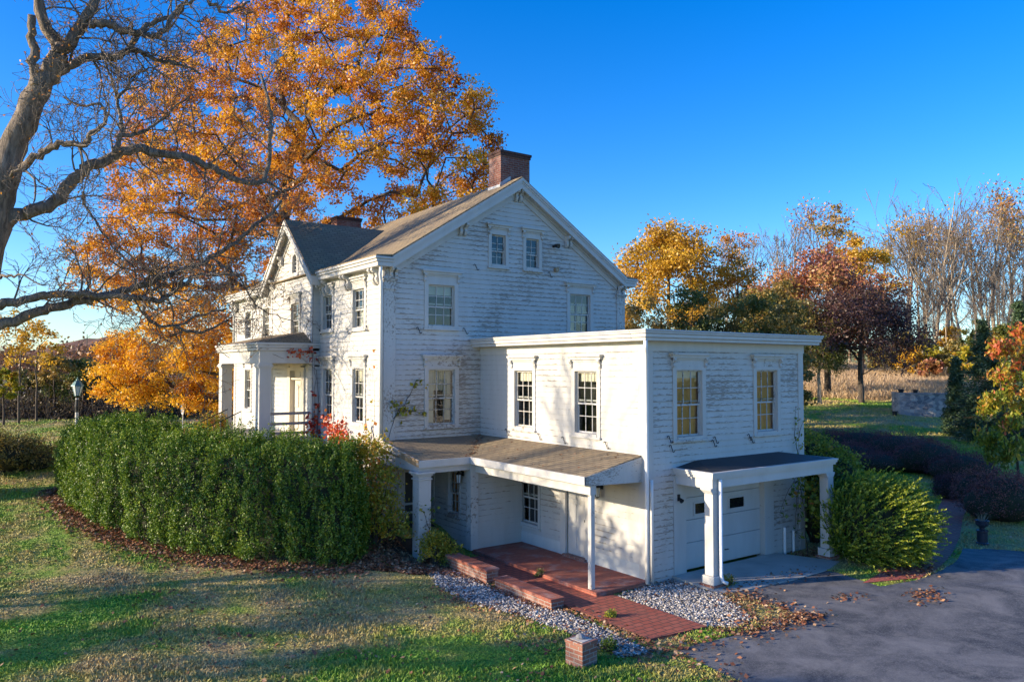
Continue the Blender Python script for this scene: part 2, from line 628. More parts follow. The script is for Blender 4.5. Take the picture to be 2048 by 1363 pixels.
def leaf_mat(name, stops, trans=.35, rough=.6):
    m = bpy.data.materials.new(name); m.use_nodes = True
    nt = m.node_tree; nt.nodes.clear()
    out = node(nt, 'ShaderNodeOutputMaterial')
    a = node(nt, 'ShaderNodeAttribute', attribute_name='tint')
    c = ramp(nt, a.outputs['Fac'], stops)
    d = node(nt, 'ShaderNodeBsdfDiffuse'); t = node(nt, 'ShaderNodeBsdfTranslucent')
    lk(nt, c, d.inputs[0]); lk(nt, c, t.inputs[0])
    mx = node(nt, 'ShaderNodeMixShader'); mx.inputs[0].default_value = trans
    lk(nt, d.outputs[0], mx.inputs[1]); lk(nt, t.outputs[0], mx.inputs[2])
    g = node(nt, 'ShaderNodeBsdfGlossy'); g.inputs['Roughness'].default_value = .45
    mx2 = node(nt, 'ShaderNodeMixShader'); mx2.inputs[0].default_value = .04
    lk(nt, mx.outputs[0], mx2.inputs[1]); lk(nt, g.outputs[0], mx2.inputs[2])
    lk(nt, mx2.outputs[0], out.inputs[0])
    return m


def bark(name, c, s=3.0):
    m, nt, bs = new_mat(name)
    n = noise(nt, pos(nt, (1, 1, .22)), s, 7, .7, .5)
    lk(nt, mix(nt, mrange(nt, n, .36, .62), tuple(x * .4 for x in c), tuple(x * 1.35 for x in c)), bs.inputs['Base Color'])
    bs.inputs['Roughness'].default_value = .9
    bump(nt, bs, n, 1.0, .16)
    return m


M['bark_big'] = bark('rough_brown_bark', (.27, .215, .165), 9)
M['bark'] = bark('dark_bark', (.10, .078, .06))
M['bark_pale'] = bark('pale_grey_bark', (.36, .29, .21))


def glass():
    m = bpy.data.materials.new('window_glass'); m.use_nodes = True
    nt = m.node_tree; nt.nodes.clear()
    out = node(nt, 'ShaderNodeOutputMaterial')
    t = node(nt, 'ShaderNodeBsdfTransparent'); t.inputs[0].default_value = (.86, .9, .9, 1)
    g = node(nt, 'ShaderNodeBsdfGlossy'); g.inputs['Roughness'].default_value = .03
    f = node(nt, 'ShaderNodeFresnel'); f.inputs[0].default_value = 1.5
    n = noise(nt, pos(nt), 2.5, 2)
    b = node(nt, 'ShaderNodeBump', i_Strength=.25, i_Distance=.01); lk(nt, n, b.inputs['Height'])
    lk(nt, b.outputs[0], g.inputs['Normal'])
    mx = node(nt, 'ShaderNodeMixShader')
    lk(nt, mth(nt, 'MULTIPLY', f.outputs[0], 1.8), mx.inputs[0]); lk(nt, t.outputs[0], mx.inputs[1]); lk(nt, g.outputs[0], mx.inputs[2])
    lk(nt, mx.outputs[0], out.inputs[0])
    return m


M['glass'] = glass()

# ================================================================== HOUSE
A_, B_, LG, YF = 3.394, 6.251, 7.27, 22.44
W_, OV, H1, H2 = 6.356, .435, 5.635, 5.904
RX, RZ, SL = 1.43, 11.271, .633            # ridge x, ridge z, roof slope
HE = 8.262
XE0, XE1 = -3.793, 6.653                   # eave lines
house = empty('farmhouse', (0, 7, gz(0, 7)), 'large white clapboard farmhouse with peeling paint, brick chimneys and attached two-storey garage wing', 'house')
house.location = (0, 0, 0)


def part(mb, name, mat, **k):
    return mb.obj(name, M[mat] if isinstance(mat, str) else mat, house, **k)


def siding(fr, u0, u1, z0, z1, openings=(), left=None, right=None, mat='siding', name='wall'):
    """lapped boards as real geometry, with openings (u0,u1,z0,z1)"""
    L = left or (lambda z: u0); Rr = right or (lambda z: u1)
    mb = MB()
    k0 = math.floor((z0 + .25) / EXPO)
    zb = k0 * EXPO - .25
    while zb < z1 - 1e-6:
        zt = zb + EXPO
        a, b = max(zb, z0), min(zt, z1)
        br = sorted({a, b} | {z for o in openings for z in (o[2], o[3]) if a < z < b})
        jit = rng.normal() * .0015
        for s, e in zip(br[:-1], br[1:]):
            mid = (s + e) / 2
            ns = .020 - .017 * (s - zb) / EXPO + jit
            ne = .020 - .017 * (e - zb) / EXPO + jit
            l0, l1, r0, r1 = L(s), L(e), Rr(s), Rr(e)
            if r1 - l1 < .02 and r0 - l0 < .02: continue
            cuts = sorted([o for o in openings if o[2] < mid < o[3] and o[1] > min(l0, l1) and o[0] < max(r0, r1)])
            xs = [(l0, l1)]
            for o in cuts: xs += [(o[0], o[0]), (o[1], o[1])]
            xs.append((r0, r1))
            for (p0, p1), (q0, q1) in zip(xs[::2], xs[1::2]):
                if q0 - p0 < .005 and q1 - p1 < .005: continue
                mb.poly(fr.p(p0, s, ns), fr.p(q0, s, ns), fr.p(q1, e, ne), fr.p(p1, e, ne))
                if abs(s - zb) < 1e-6:
                    mb.poly(fr.p(p0, s, 0), fr.p(q0, s, 0), fr.p(q0, s, ns), fr.p(p0, s, ns))
        zb = zt
    return part(mb, name, mat, recalc=False)


def bar(mb, fr, u0, u1, z0, z1, n0, n1): fr.box(mb, u0, u1, z0, z1, n0, n1)


def window(fr, uc, z0, z1, w, cols=3, rows=2, hood=.17, room='darkroom', shade=None, curtain=None, cas=.135, sill=True, peel='trim', top=.30, lower_rows=None):
    """double-hung window: glass z0..z1, width w; returns opening for the siding"""
    u0, u1 = uc - w / 2, uc + w / 2
    g = .045   # sash stile outside the glass
    mb = MB()
    bar(mb, fr, u0 - g - cas, u0 - g, z0 - .12, z1 + g, -.02, .035)
    bar(mb, fr, u1 + g, u1 + g + cas, z0 - .12, z1 + g, -.02, .035)
    bar(mb, fr, u0 - g - cas, u1 + g + cas, z1 + g, z1 + g + .09, -.02, .036)
    # reveals
    bar(mb, fr, u0 - g - .012, u0 - g + .004, z0 - .06, z1 + g, -.13, .02)
    bar(mb, fr, u1 + g - .004, u1 + g + .012, z0 - .06, z1 + g, -.13, .02)
    bar(mb, fr, u0 - g + .004, u1 + g - .004, z1 + g - .004, z1 + g + .012, -.13, .02)
    win = part(mb, 'window', peel)
    if hood:
        h = MB()
        e0, e1 = u0 - g - cas, u1 + g + cas
        bar(h, fr, e0, e1, z1 + g + .09, z1 + top, -.02, .03)
        zt = z1 + top
        bar(h, fr, e0 - .03, e1 + .03, zt, zt + .05, -.01, .055)
        bar(h, fr, e0 - .07, e1 + .07, zt + .05, zt + .12, -.01, .10)
        bar(h, fr, e0 - .11, e1 + .11, zt + .12, zt + .175, -.01, .15)
        h.obj('hood', M['trim_peel'], win)
        for e in (e0 - .03, e1 - .05):   # scroll consoles under the hood ends
            c = MB()
            pr = [(0, 0), (.11, 0), (.115, -.05), (.085, -.09), (.06, -.13), (.075, -.19), (.05, -.24), (0, -.26)]
            c.prism([fr.p(e, zt + .05 + z, n) for n, z in pr], [fr.p(e + .08, zt + .05 + z, n) for n, z in pr])
            c.obj('console', M['trim_peel'], win)
    if sill:
        s = MB()
        bar(s, fr, u0 - g - cas - .03, u1 + g + cas + .03, z0 - .17, z0 - .12, -.01, .085)
        bar(s, fr, u0 - g, u1 + g, z0 - .12, z0 - g, -.08, .05)
        s.obj('sill', M['trim_peel'], win)
    zm = (z0 + z1) / 2
    for lo, hi, n, rr in ((zm - .02, z1, -.055, rows), (z0, zm + .02, -.09, lower_rows or rows)):
        f = MB()
        bar(f, fr, u0 - g, u0, lo - g, hi + g, n - .035, n)
        bar(f, fr, u1, u1 + g, lo - g, hi + g, n - .035, n)
        bar(f, fr, u0, u1, hi, hi + g, n - .035, n)
        bar(f, fr, u0, u1, lo - g, lo, n - .035, n)
        for i in range(1, cols):
            x = u0 + w * i / cols
            bar(f, fr, x - .011, x + .011, lo, hi, n - .022, n - .002)
        for j in range(1, rr):
            z = lo + (hi - lo) * j / rr
            bar(f, fr, u0, u1, z - .011, z + .011, n - .024, n - .004)
        f.obj('sash', M['trim_peel'], win)
    p = MB()
    p.poly(fr.p(u0, z0, -.104), fr.p(u1, z0, -.104), fr.p(u1, zm, -.104), fr.p(u0, zm, -.104))
    p.poly(fr.p(u0, zm, -.07), fr.p(u1, zm, -.07), fr.p(u1, z1, -.07), fr.p(u0, z1, -.07))
    p.obj('pane', M['glass'], win, recalc=False)
    b = MB()   # board behind the glass; where dark, room shade is in its colour
    d = -.42 if room == 'darkroom' else -.17
    bar(b, fr, u0 - .12, u1 + .12, z0 - .1, z1 + .12, d - .02, d)
    b.obj('room_backing', M[room], win)
    cu = MB()
    if shade:
        bar(cu, fr, u0 - .01, u1 + .01, z1 - (z1 - z0) * shade, z1 + .03, -.16, -.15)
        cu.obj('roller_shade', M['cream'], win)
    if curtain:
        for (a, b2, t, bt) in curtain:   # pleated panels: fractions of width, height
            k = 14
            pts = []
            for i in range(k + 1):
                uu = u0 - .02 + (w + .04) * (a + (b2 - a) * i / k)
                pts.append((uu, -.2 + .018 * math.sin(i * 2.1 + a * 9)))
            for (ua, na), (ub, nb) in zip(pts[:-1], pts[1:]):
                cu.poly(fr.p(ua, z0 + (z1 - z0) * bt, na), fr.p(ub, z0 + (z1 - z0) * bt, nb), fr.p(ub, z0 + (z1 - z0) * t, nb), fr.p(ua, z0 + (z1 - z0) * t, na))
        cu.obj('curtain', M['cream'], win)
    return (u0 - g - .01, u1 + g + .01, z0 - .12, z1 + g + .01)


fr_front = Fr((0, 0, 0), (1, 0, 0), (0, -1, 0))             # garage front, u = x
fr_side = Fr((0, 0, 0), (0, -1, 0), (-1, 0, 0))             # wing side, u = -y
fr_gable = Fr((0, LG, 0), (1, 0, 0), (0, -1, 0))            # main gable
fr_fac = Fr((-A_, 0, 0), (0, -1, 0), (-1, 0, 0))            # entrance facade
XB = -A_ - .26
fr_bay = Fr((XB, 0, 0), (0, -1, 0), (-1, 0, 0))             # projecting bay
BY0, BY1, BYC = 12.23, 16.62, 14.35

# ---- wing, front
ops = [window(fr_front, 1.53, 3.31, 4.885, .86, room='tanroom', shade=.10), window(fr_front, 4.68, 3.29, 4.88, .83, room='tanroom')]
siding(fr_front, .22, 6.12, -.24, 5.40, ops + [(.92, 4.90, -.3, 2.30)])
mb = MB()
bar(mb, fr_front, 6.12, W_, -.24, 5.40, -.02, .03)
part(mb, 'corner_board', 'trim')
mb = MB()
bar(mb, fr_front, -.024, .22, -.24, 5.40, -.02, .03)
fr_side.box(mb, -.22, .0295, -.24, 5.40, -.02, .027)
part(mb, 'corner_board', 'trim')
mb = MB()
bar(mb, fr_front, -.036, W_ + .036, 5.40, H1, -.02, .036)
fr_side.box(mb, -LG, -.022, 5.40, H1, -.02, .035)
mb.box(W_, W_ + .035, .02, LG, 5.40, H1)
part(mb, 'frieze', 'trim_clean')
# ---- wing, side
ops = [window(fr_side, -4.945, 3.31, 4.86, .80, shade=.17), window(fr_side, -2.175, 3.31, 4.855, .79, shade=.15),
       window(fr_side, -4.68, .55, 2.0, .78, hood=0, cas=.10)]
siding(fr_side, -LG, -.22, .24, 5.40, ops + [(-3.22, -2.02, -.3, 1.98)], mat='siding_warm')
mb = MB()
fr_side.box(mb, -5.25, -3.22, -.3, .245, -.05, .03)
part(mb, 'foundation', 'foundation'); mb = MB()
fr_side.box(mb, -2.02, -.22, -.3, .245, -.05, .03)
part(mb, 'foundation', 'foundation')
# back and far walls of the wing (plain)
mb = MB(); mb.box(W_ - .05, W_, .05, LG, -.3, H1)
part(mb, 'wall', 'siding_warm')
# ---- door under the porch
mb = MB()
fr_side.box(mb, -3.22, -3.0, -.1, 2.0, -.03, .05); fr_side.box(mb, -2.18, -2.02, -.1, 2.0, -.03, .05)
fr_side.box(mb, -3.0, -2.18, 1.9, 2.0, -.03, .05)
door = part(mb, 'door', 'trim')
d = MB()
fr_side.box(d, -3.0, -2.18, -.02, 1.9, -.09, -.045)
for (a, b) in ((-2.91, -2.63), (-2.55, -2.27)):
    for (c, e) in ((.15, .75), (.85, 1.35), (1.45, 1.8)):
        fr_side.box(d, a, b, c, e, -.046, -.03)
d.obj('door_leaf', M['trim_clean'], door, bevel=.008)
d = MB(); d.lathe(fr_side.p(-2.26, .95, -.03), [(.03, -.03), (.035, 0), (.03, .03)], 8)
d.obj('handle', M['iron'], door)
d = MB(); fr_side.box(d, -3.05, -2.12, -.12, -.02, -.05, .13); d.obj('doorstep', M['brick_old'], door)

# ---- garage door
mb = MB()
bar(mb, fr_front, .92, 1.36, -.22, 2.30, -.25, .035)
bar(mb, fr_front, 4.50, 4.90, -.22, 2.30, -.25, .035)
bar(mb, fr_front, 1.36, 4.50, 2.06, 2.30, -.25, .034)
gd = part(mb, 'garage_door', 'trim')
for a, b in ((-.09, .565), (.575, 1.135), (1.145, 1.70), (1.71, 2.06)):
    d = MB(); bar(d, fr_front, 1.36, 4.50, a, b, -.19, -.12)
    d.obj('door_section', M['trim_clean'], gd, bevel=.006)
for c in (2.14, 3.49):
    d = MB()
    for q in ((c - .34, c + .34, 1.53, 1.57), (c - .34, c + .34, 1.23, 1.27), (c - .34, c - .30, 1.27, 1.53), (c + .30, c + .34, 1.27, 1.53)):
        bar(d, fr_front, *q, -.12, -.095)
    f = d.obj('window_frame', M['trim_clean'], gd)
    d = MB(); bar(d, fr_front, c - .30, c + .30, 1.27, 1.53, -.119, -.112)
    d.obj('pane', simple('black_glass', (.008, .01, .013), .06), gd)
d = MB(); d.tube([fr_front.p(3.0, .22, -.12), fr_front.p(3.0, .22, -.09), fr_front.p(3.12, .22, -.09), fr_front.p(3.12, .22, -.12)], .012, 6)
d.obj('handle', M['iron'], gd)

# ---- wing roof and cornice
mb = MB(); mb.box(.02, W_ - .02, .02, LG, H2 - .13, H2 - .03)
part(mb, 'roof', 'membrane')
mb = MB()
for z0, z1, o in ((H1, H1 + .075, OV - .09), (H1 + .078, H1 + .17, OV - .05), (H1 + .173, H2 - .045, OV - .018), (H2 - .043, H2, OV)):
    i = .12
    mb.prism([(-o, -o, z0), (W_ + o, -o, z0), (W_ + o - .001, i, z0), (-o + .001, i, z0)], [(-o, -o, z1), (W_ + o, -o, z1), (W_ + o - .001, i, z1), (-o + .001, i, z1)])
    mb.box(-o, i, i, LG, z0, z1)
    mb.box(W_ - i, W_ + o, i, LG, z0, z1)
part(mb, 'cornice', 'trim_clean', bevel=.01)

# ---- main block walls
zk = 7.80
gl = lambda z: -A_ + .36 if z < zk else max(-A_ + .36, RX - (RZ - .5 - z) / SL)
gr = lambda z: B_ - .36 if z < zk else min(B_ - .36, RX + (RZ - .5 - z) / SL)
drape = [(0, .32, 1, 0), (.68, 1, 1, .05), (.3, .7, 1, .62)]
ops = [window(fr_gable, -1.435, 3.30, 4.90, .85, curtain=drape, top=.31),
       window(fr_gable, -1.455, 6.31, 7.49, .84, shade=.22, top=.31),
       window(fr_gable, 4.15, 6.27, 7.51, .84, curtain=[(0, .4, 1, 0), (.55, 1, 1, .2)], shade=.2, top=.28),
       window(fr_gable, .68, 8.365, 9.26, .47, cols=2, cas=.12, top=.22),
       window(fr_gable, 2.06, 8.365, 9.265, .46, cols=2, cas=.12, top=.22)]
siding(fr_gable, -A_ + .36, B_ - .36, 0, RZ - .5, ops + [(-2.80, -1.95, -.1, 2.03)], gl, gr)
# facade, either side of the bay
f1 = [window(fr_fac, -9.0, 3.34, 4.91, .74, shade=.22), window(fr_fac, -11.45, 3.33, 4.91, .70, shade=.1),
      window(fr_fac, -9.01, 6.29, 7.40, .76, curtain=[(0, 1, .5, 0)], top=.26), window(fr_fac, -11.52, 6.34, 7.38, .72, shade=.25, top=.26)]
siding(fr_fac, -BY0, -LG - .12, 1.2, 8.0, f1, mat='siding_warm')
f2 = [window(fr_fac, -18.0, 6.30, 7.36, .74, curtain=[(0, 1, 1, 0)], top=.26), window(fr_fac, -20.4, 6.30, 7.36, .74, shade=.3, top=.26),
      window(fr_fac, -20.38, 3.28, 4.86, .74, shade=.2)]
siding(fr_fac, -YF, -BY1, 1.2, 8.0, f2, mat='siding_warm')
# bay
SB, ZB = .84, 10.36      # steep gable slope, ridge
bl = lambda z: -BY1 if z < 7.95 else max(-BY1, -BYC - (ZB - .42 - z) / SB)
br_ = lambda z: -BY0 if z < 7.95 else min(-BY0, -BYC + (ZB - .42 - z) / SB)
ob = [window(fr_bay, -13.93, 6.24, 7.27, .72, curtain=[(0, .45, 1, 0), (.55, 1, 1, 0)], top=.26)]
siding(fr_bay, -BY1, -BY0 - .0, 1.6, ZB - .43, ob + [(-14.55, -12.85, 1.5, 5.05), (-14.0 - .30, -14.0 + .30, 8.42, 9.15)], bl, br_, mat='siding_warm')
mb = MB(); mb.box(XB + .01, -A_ + .02, BY0, BY0 + .03, 1.6, 8.3); part(mb, 'wall', 'siding_warm'); mb = MB(); mb.box(XB + .01, -A_ + .02, BY1 - .03, BY1, 1.6, 8.3)
part(mb, 'wall', 'siding_warm')
# plain far walls of the main block
mb = MB(); mb.box(-A_ + .02, B_ - .02, YF - .05, YF, 0, 7.9); mb.box(B_ - .05, B_, LG + .02, YF, 0, 7.9)
mb.prism([(-A_ + .1, YF - .04, 7.9), (B_ - .1, YF - .04, 7.9), (RX, YF - .04, RZ - .3)], [(-A_ + .1, YF, 7.9), (B_ - .1, YF, 7.9), (RX, YF, RZ - .3)])
part(mb, 'wall', 'siding_warm')

# ---- arched attic window in the bay gable
def arch_pts(uc, z0, zs, w, n):
    pts = [fr_bay.p(uc - w / 2, z0, n), fr_bay.p(uc - w / 2, zs, n)]
    for i in range(1, 9):
        a = math.pi - math.pi * i / 9
        pts.append(fr_bay.p(uc + w / 2 * math.cos(a), zs + w * .62 * math.sin(a), n))
    return pts + [fr_bay.p(uc + w / 2, zs, n), fr_bay.p(uc + w / 2, z0, n)]
mb = MB()
o, i = arch_pts(-14.0, 8.34, 8.83, .72, .04), arch_pts(-14.0, 8.44, 8.83, .46, .04)
o2, i2 = arch_pts(-14.0, 8.34, 8.83, .72, -.02), arch_pts(-14.0, 8.44, 8.83, .46, -.08)
n_ = len(o)
for k in range(n_):
    j = (k + 1) % n_
    mb.poly(o[k], o[j], i[j], i[k]); mb.poly(o[k], o2[k], o2[j], o[j]); mb.poly(i[k], i[j], i2[j], i2[k])
aw = part(mb, 'window', 'trim')
d = MB(); d.poly(*arch_pts(-14.0, 8.44, 8.83, .46, -.07)); d.obj('pane', M['glass'], aw)
d = MB(); d.poly(*arch_pts(-14.0, 8.40, 8.83, .5, -.16)); d.obj('room_backing', M['darkroom'], aw)
d = MB(); bar(d, fr_bay, -14.012, -13.988, 8.44, 9.1, -.065, -.04)
for z in (8.56, 8.70, 8.84): bar(d, fr_bay, -14.23, -13.77, z - .01, z + .01, -.063, -.042)
d.obj('sash', M['trim'], aw)
d = MB(); bar(d, fr_bay, -14.42, -13.58, 8.29, 8.34, -.01, .08); d.obj('sill', M['trim_peel'], aw)

# ---- main roof
def roofpt(x, y, dz=0): return (x, y, (RZ - SL * abs(x - RX)) + dz)
OR_ = .30
Y0, Y1 = LG - OR_, YF + OR_
XL0, XL1 = -3.26, 6.12
mb = MB()
T = .05
for s, xe, xl in ((-1, XE0, XL0), (1, XE1, XL1)):
    mb.prism([roofpt(RX, Y0), roofpt(xl, Y0), (xe, Y0, HE), (xe, Y0, HE - .04), roofpt(xl, Y0, -T), roofpt(RX, Y0, -T)],
             [roofpt(RX, Y1), roofpt(xl, Y1), (xe, Y1, HE), (xe, Y1, HE - .04), roofpt(xl, Y1, -T), roofpt(RX, Y1, -T)])
roof = part(mb, 'roof', 'shingle')
# eave cornices along the long sides
def stepbox(mb, z0, z1, x_in, x_out, y0, y1): mb.box(min(x_in, x_out), max(x_in, x_out), y0, y1, z0, z1)
mb = MB()
for xe, s in ((XE0, -1), (XE1, 1)):
    for (y0, y1) in (((Y0, BYC - 2.72), (BYC + 2.72, Y1)) if s < 0 else ((Y0, Y1),)):
        xi = xe - s * .62
        stepbox(mb, HE - .115, HE - .042, xi, xe + s * .03, y0 - .03, y1)
        stepbox(mb, HE - .20, HE - .118, xi, xe - s * .01, y0 - .004, y1)
        stepbox(mb, HE - .33, HE - .203, xi, xe - s * .05, y0 + .012, y1)
        part(mb, 'cornice', 'trim', bevel=.012); mb = MB()
mb = MB()
for y0, y1 in ((LG - .02, BY0), (BY1, YF)):
    mb.box(-A_ - .035, -A_ + .01, y0, y1, 7.62, HE - .33)
    part(mb, 'frieze', 'trim'); mb = MB()

# raking cornice of the gable
def slopebox(mb, x0, z0, x1, z1, lo, hi, y0, y1):
    mb.hexa([(x0, y0, z0 + lo), (x1, y0, z1 + lo), (x1, y1, z1 + lo), (x0, y1, z0 + lo), (x0, y0, z0 + hi), (x1, y0, z1 + hi), (x1, y1, z1 + hi), (x0, y1, z0 + hi)])
mb = MB()
for xl in (XL0, XL1):
    zl = roofpt(xl, 0)[2]
    slopebox(mb, xl, zl, RX, RZ, -.15, -.052, Y0 - .035, Y0 + .06)
    slopebox(mb, xl, zl, RX, RZ, -.22, -.152, Y0 - .012, Y0 + .06)
    slopebox(mb, xl, zl, RX, RZ, -.40, -.222, Y0 + .006, Y0 + .06)
    slopebox(mb, xl, zl, RX, RZ, -.37, -.34, Y0 + .06, LG)
    slopebox(mb, xl + (.15 if xl < 0 else -.15), zl + .15 * SL, RX, RZ, -.64, -.37, LG - .05, LG + .01)
    slopebox(mb, xl + (.15 if xl < 0 else -.15), zl + .15 * SL, RX, RZ, -.46, -.371, LG - .09, LG - .05)
part(mb, 'raking_cornice', 'trim')

# scroll brackets
PR = [(0, 0), (.24, 0), (.25, -.06), (.20, -.11), (.13, -.13), (.10, -.19), (.13, -.27), (.10, -.35), (.05, -.40), (0, -.42)]
def bracket(frm, uc, zt, w=.10, gap=.16, sc=1.0):
    mb = MB()
    for o in (-gap / 2 - w / 2, gap / 2 - w / 2):
        mb.prism([frm.p(uc + o, zt + z * sc, .03 + n * sc) for n, z in PR], [frm.p(uc + o + w, zt + z * sc, .03 + n * sc) for n, z in PR])
    part(mb, 'bracket', 'trim_peel')
for y in (7.62, 9.72, 11.5, 17.3, 19.6, 22.1):
    bracket(fr_fac, -y, HE - .335, .12, .24, 1.15)
for x, z in ((RX, 10.86), (-.72, 9.52), (3.58, 9.52), (6.05, 7.95)):
    bracket(fr_gable, x, z, .09, .17, .95)
bracket(fr_gable, -3.12, 7.93, .09, .16, .75)

# corner pilasters of the gable end
for x0, x1 in ((-A_ - .024, -A_ + .36), (B_ - .36, B_ + .024)):
    mb = MB()
    bar(mb, fr_gable, x0, x1, 0, 7.30, -.02, .045)
    bar(mb, fr_gable, x0 - .03, x1 + .03, 7.30, 7.36, -.02, .075)
    bar(mb, fr_gable, x0, x1, 7.36, 7.55, -.02, .055)
    bar(mb, fr_gable, x0 - .04, x1 + .04, 7.55, 7.61, -.02, .09)
    bar(mb, fr_gable, x0 - .07, x1 + .07, 7.61, 7.67, -.02, .12)
    bar(mb, fr_gable, x0, x1, 7.67, 7.93, -.02, .05)
    part(mb, 'pilaster', 'pilaster')
mb = MB()
mb.box(-A_ - .045, -A_ + .01, LG - .02, LG + .12, 1.2, 7.93)
part(mb, 'corner_board', 'trim'); mb = MB()
mb.box(-A_ - .035, -A_ + .01, YF - .25, YF + .02, 1.2, 7.93)
part(mb, 'corner_board', 'trim'); mb = MB()
mb.box(XB - .03, XB + .01, BY1 - .2, BY1 + .02, 1.6, 8.0)
part(mb, 'corner_board', 'trim')

# ---- steep cross gable
XO = XB - .30
xr = RX - (RZ - ZB) / SL
mb = MB()
for s in (-1, 1):
    ye = BYC + s * 2.72; ze = ZB - SB * 2.72
    xm = RX - (RZ - ze) / SL
    mb.prism([(XO, BYC, ZB), (XO, ye, ze), (xm, ye, ze), (xr + .05, BYC, ZB)], [(XO, BYC, ZB + .055), (XO, ye, ze + .055), (xm + .05, ye, ze + .055), (xr + .2, BYC, ZB + .055)])
part(mb, 'roof', 'shingle')
mb = MB()
def slopebox_y(mb, s, lo, hi, x0, x1, span=2.72, dy=0.0):
    ya, za, yb, zb = BYC, ZB, BYC + s * span, ZB - SB * span
    mb.hexa([(x0, ya, za + lo), (x0, yb, zb + lo), (x1, yb, zb + lo), (x1, ya, za + lo), (x0, ya, za + hi), (x0, yb, zb + hi), (x1, yb, zb + hi), (x1, ya, za + hi)])
for s in (-1, 1):
    slopebox_y(mb, s, -.10, -.002, XO - .035, XO + .05)
    slopebox_y(mb, s, -.34, -.102, XO, XO + .05)
    slopebox_y(mb, s, -.16, -.13, XO + .05, XB + .02)
    slopebox_y(mb, s, -.55, -.16, XB - .05, XB + .01, 2.55)
    ye, ze = BYC + s * 2.72, ZB - SB * 2.72
    mb.box(XO, XB + .1, min(ye, ye + s * .02), max(ye, ye + s * .02), ze - .3, ze)
part(mb, 'raking_cornice', 'trim')
for s in (-1, 1):
    for f in (.45, .86):
        y = BYC + s * 2.3 * f
        bracket(fr_bay, -y, ZB - SB * 2.3 * f - .34, .10, .2, .85)

# ---- chimneys (on the main roof)
def chimney(x0, x1, y0, y1, z0, z1, name='chimney'):
    mb = MB(); mb.box(x0, x1, y0, y1, z0, z1 - .17)
    c = mb.obj(name, M['brick'], roof)
    mb = MB(); mb.box(x0 - .03, x1 + .03, y0 - .03, y1 + .03, z1 - .17, z1 - .085); mb.box(x0 - .055, x1 + .055, y0 - .055, y1 + .055, z1 - .083, z1)
    mb.obj('chimney_cap', simple('sooty_brick', (.07, .035, .03), .9, 0, 12, .4), roof)
    return c
chimney(1.05, 2.25, 7.67, 8.37, 10.6, 12.26)
chimney(1.05, 2.3, 21.5, 22.2, 10.6, 12.28)
mb = MB()
mb.prism([(1.0, 7.66, 10.98), (1.43, 7.66, 11.26), (1.43, 7.66, 11.42), (1.0, 7.66, 11.14)], [(1.0, 7.64, 10.98), (1.43, 7.64, 11.26), (1.43, 7.64, 11.42), (1.0, 7.64, 11.14)])
mb.box(1.02, 1.045, 7.64, 8.4, 10.95, 11.10)
mb.obj('flashing', M['flash'], roof)

# ---- small things on the walls
mb = MB(); mb.tube([fr_gable.p(2.96, 9.14, 0), fr_gable.p(2.96, 9.14, .12)], .05, 10); mb.tube([fr_gable.p(2.96, 9.16, .1), fr_gable.p(3.0, 9.12, .26)], [.05, .085], 10)
part(mb, 'floodlight', 'iron')
mb = MB(); mb.tube([fr_gable.p(3.05, 8.34, 0), fr_gable.p(3.05, 8.34, .12)], .085, 12); part(mb, 'vent', 'woodtan')
def hook(frm, u, z, s=1):
    mb = MB()
    pts = [frm.p(u + s * a, z + b, .05) for a, b in ((-.10, .05), (-.075, .09), (-.03, .08), (-.02, .03), (.02, -.03), (.03, -.08), (.07, -.09), (.10, -.05))]
    mb.tube(pts, .011, 5); part(mb, 'shutter_hook', 'iron')
for u, z in ((.78, 3.23), (.85, 3.0), (2.5, 3.12), (2.42, 3.04), (3.88, 3.12), (3.96, 3.05)): hook(fr_front, u, z)
for u, z in ((-5.75, 3.06), (-4.15, 3.04), (-3.05, 3.02), (-1.35, 3.02)): hook(fr_side, u, z)
for u, z in ((-2.25, 6.12), (-.6, 6.14), (-.2, 8.18), (2.8, 8.15)): hook(fr_gable, u, z)
for u, z in ((-9.75, 6.15), (-8.3, 6.18), (-12.1, 6.22), (-8.35, 3.2)): hook(fr_fac, u, z)
mb = MB(); bar(mb, fr_front, 1.04, 1.12, 1.70, 1.86, .035, .06); mb.tube([fr_front.p(1.08, 1.76, .06), fr_front.p(1.08, 1.70, .16)], [.03, .06], 8)
part(mb, 'lamp', 'iron')
mb = MB(); bar(mb, fr_gable, -.45, -.37, .25, .33, 0, .05); part(mb, 'outlet', 'grate')

# ---- gutters and downspouts
def downspout(pts, r=.045):
    mb = MB(); mb.tube(pts, r, 8); return part(mb, 'downspout', 'alu', smooth=True)
downspout([(-.30, -.30, 5.64), (-.30, -.30, 5.45), (-.11, -.13, 5.25), (-.11, -.13, 2.9), (-.11, -.13, -.12)], .05)
downspout([(.09, -.09, 2.3), (.09, -.09, 1.9), (.09, -.09, -.14)], .04)
downspout([(-3.60, 7.05, 7.95), (-3.60, 7.1, 7.7), (-3.50, 7.24, 7.5), (-3.50, 7.24, 2.95)], .05)
downspout([(-3.60, 22.3, 7.95), (-3.60, 22.3, 7.6), (-3.47, 22.4, 7.3), (-3.47, 22.4, 5.9)], .05)
for x, zt in ((5.33, .55), (5.73, .42)):
    mb = MB(); mb.tube([(x, -.07, -.25), (x, -.07, zt)], .04, 8); part(mb, 'conduit', 'alu')

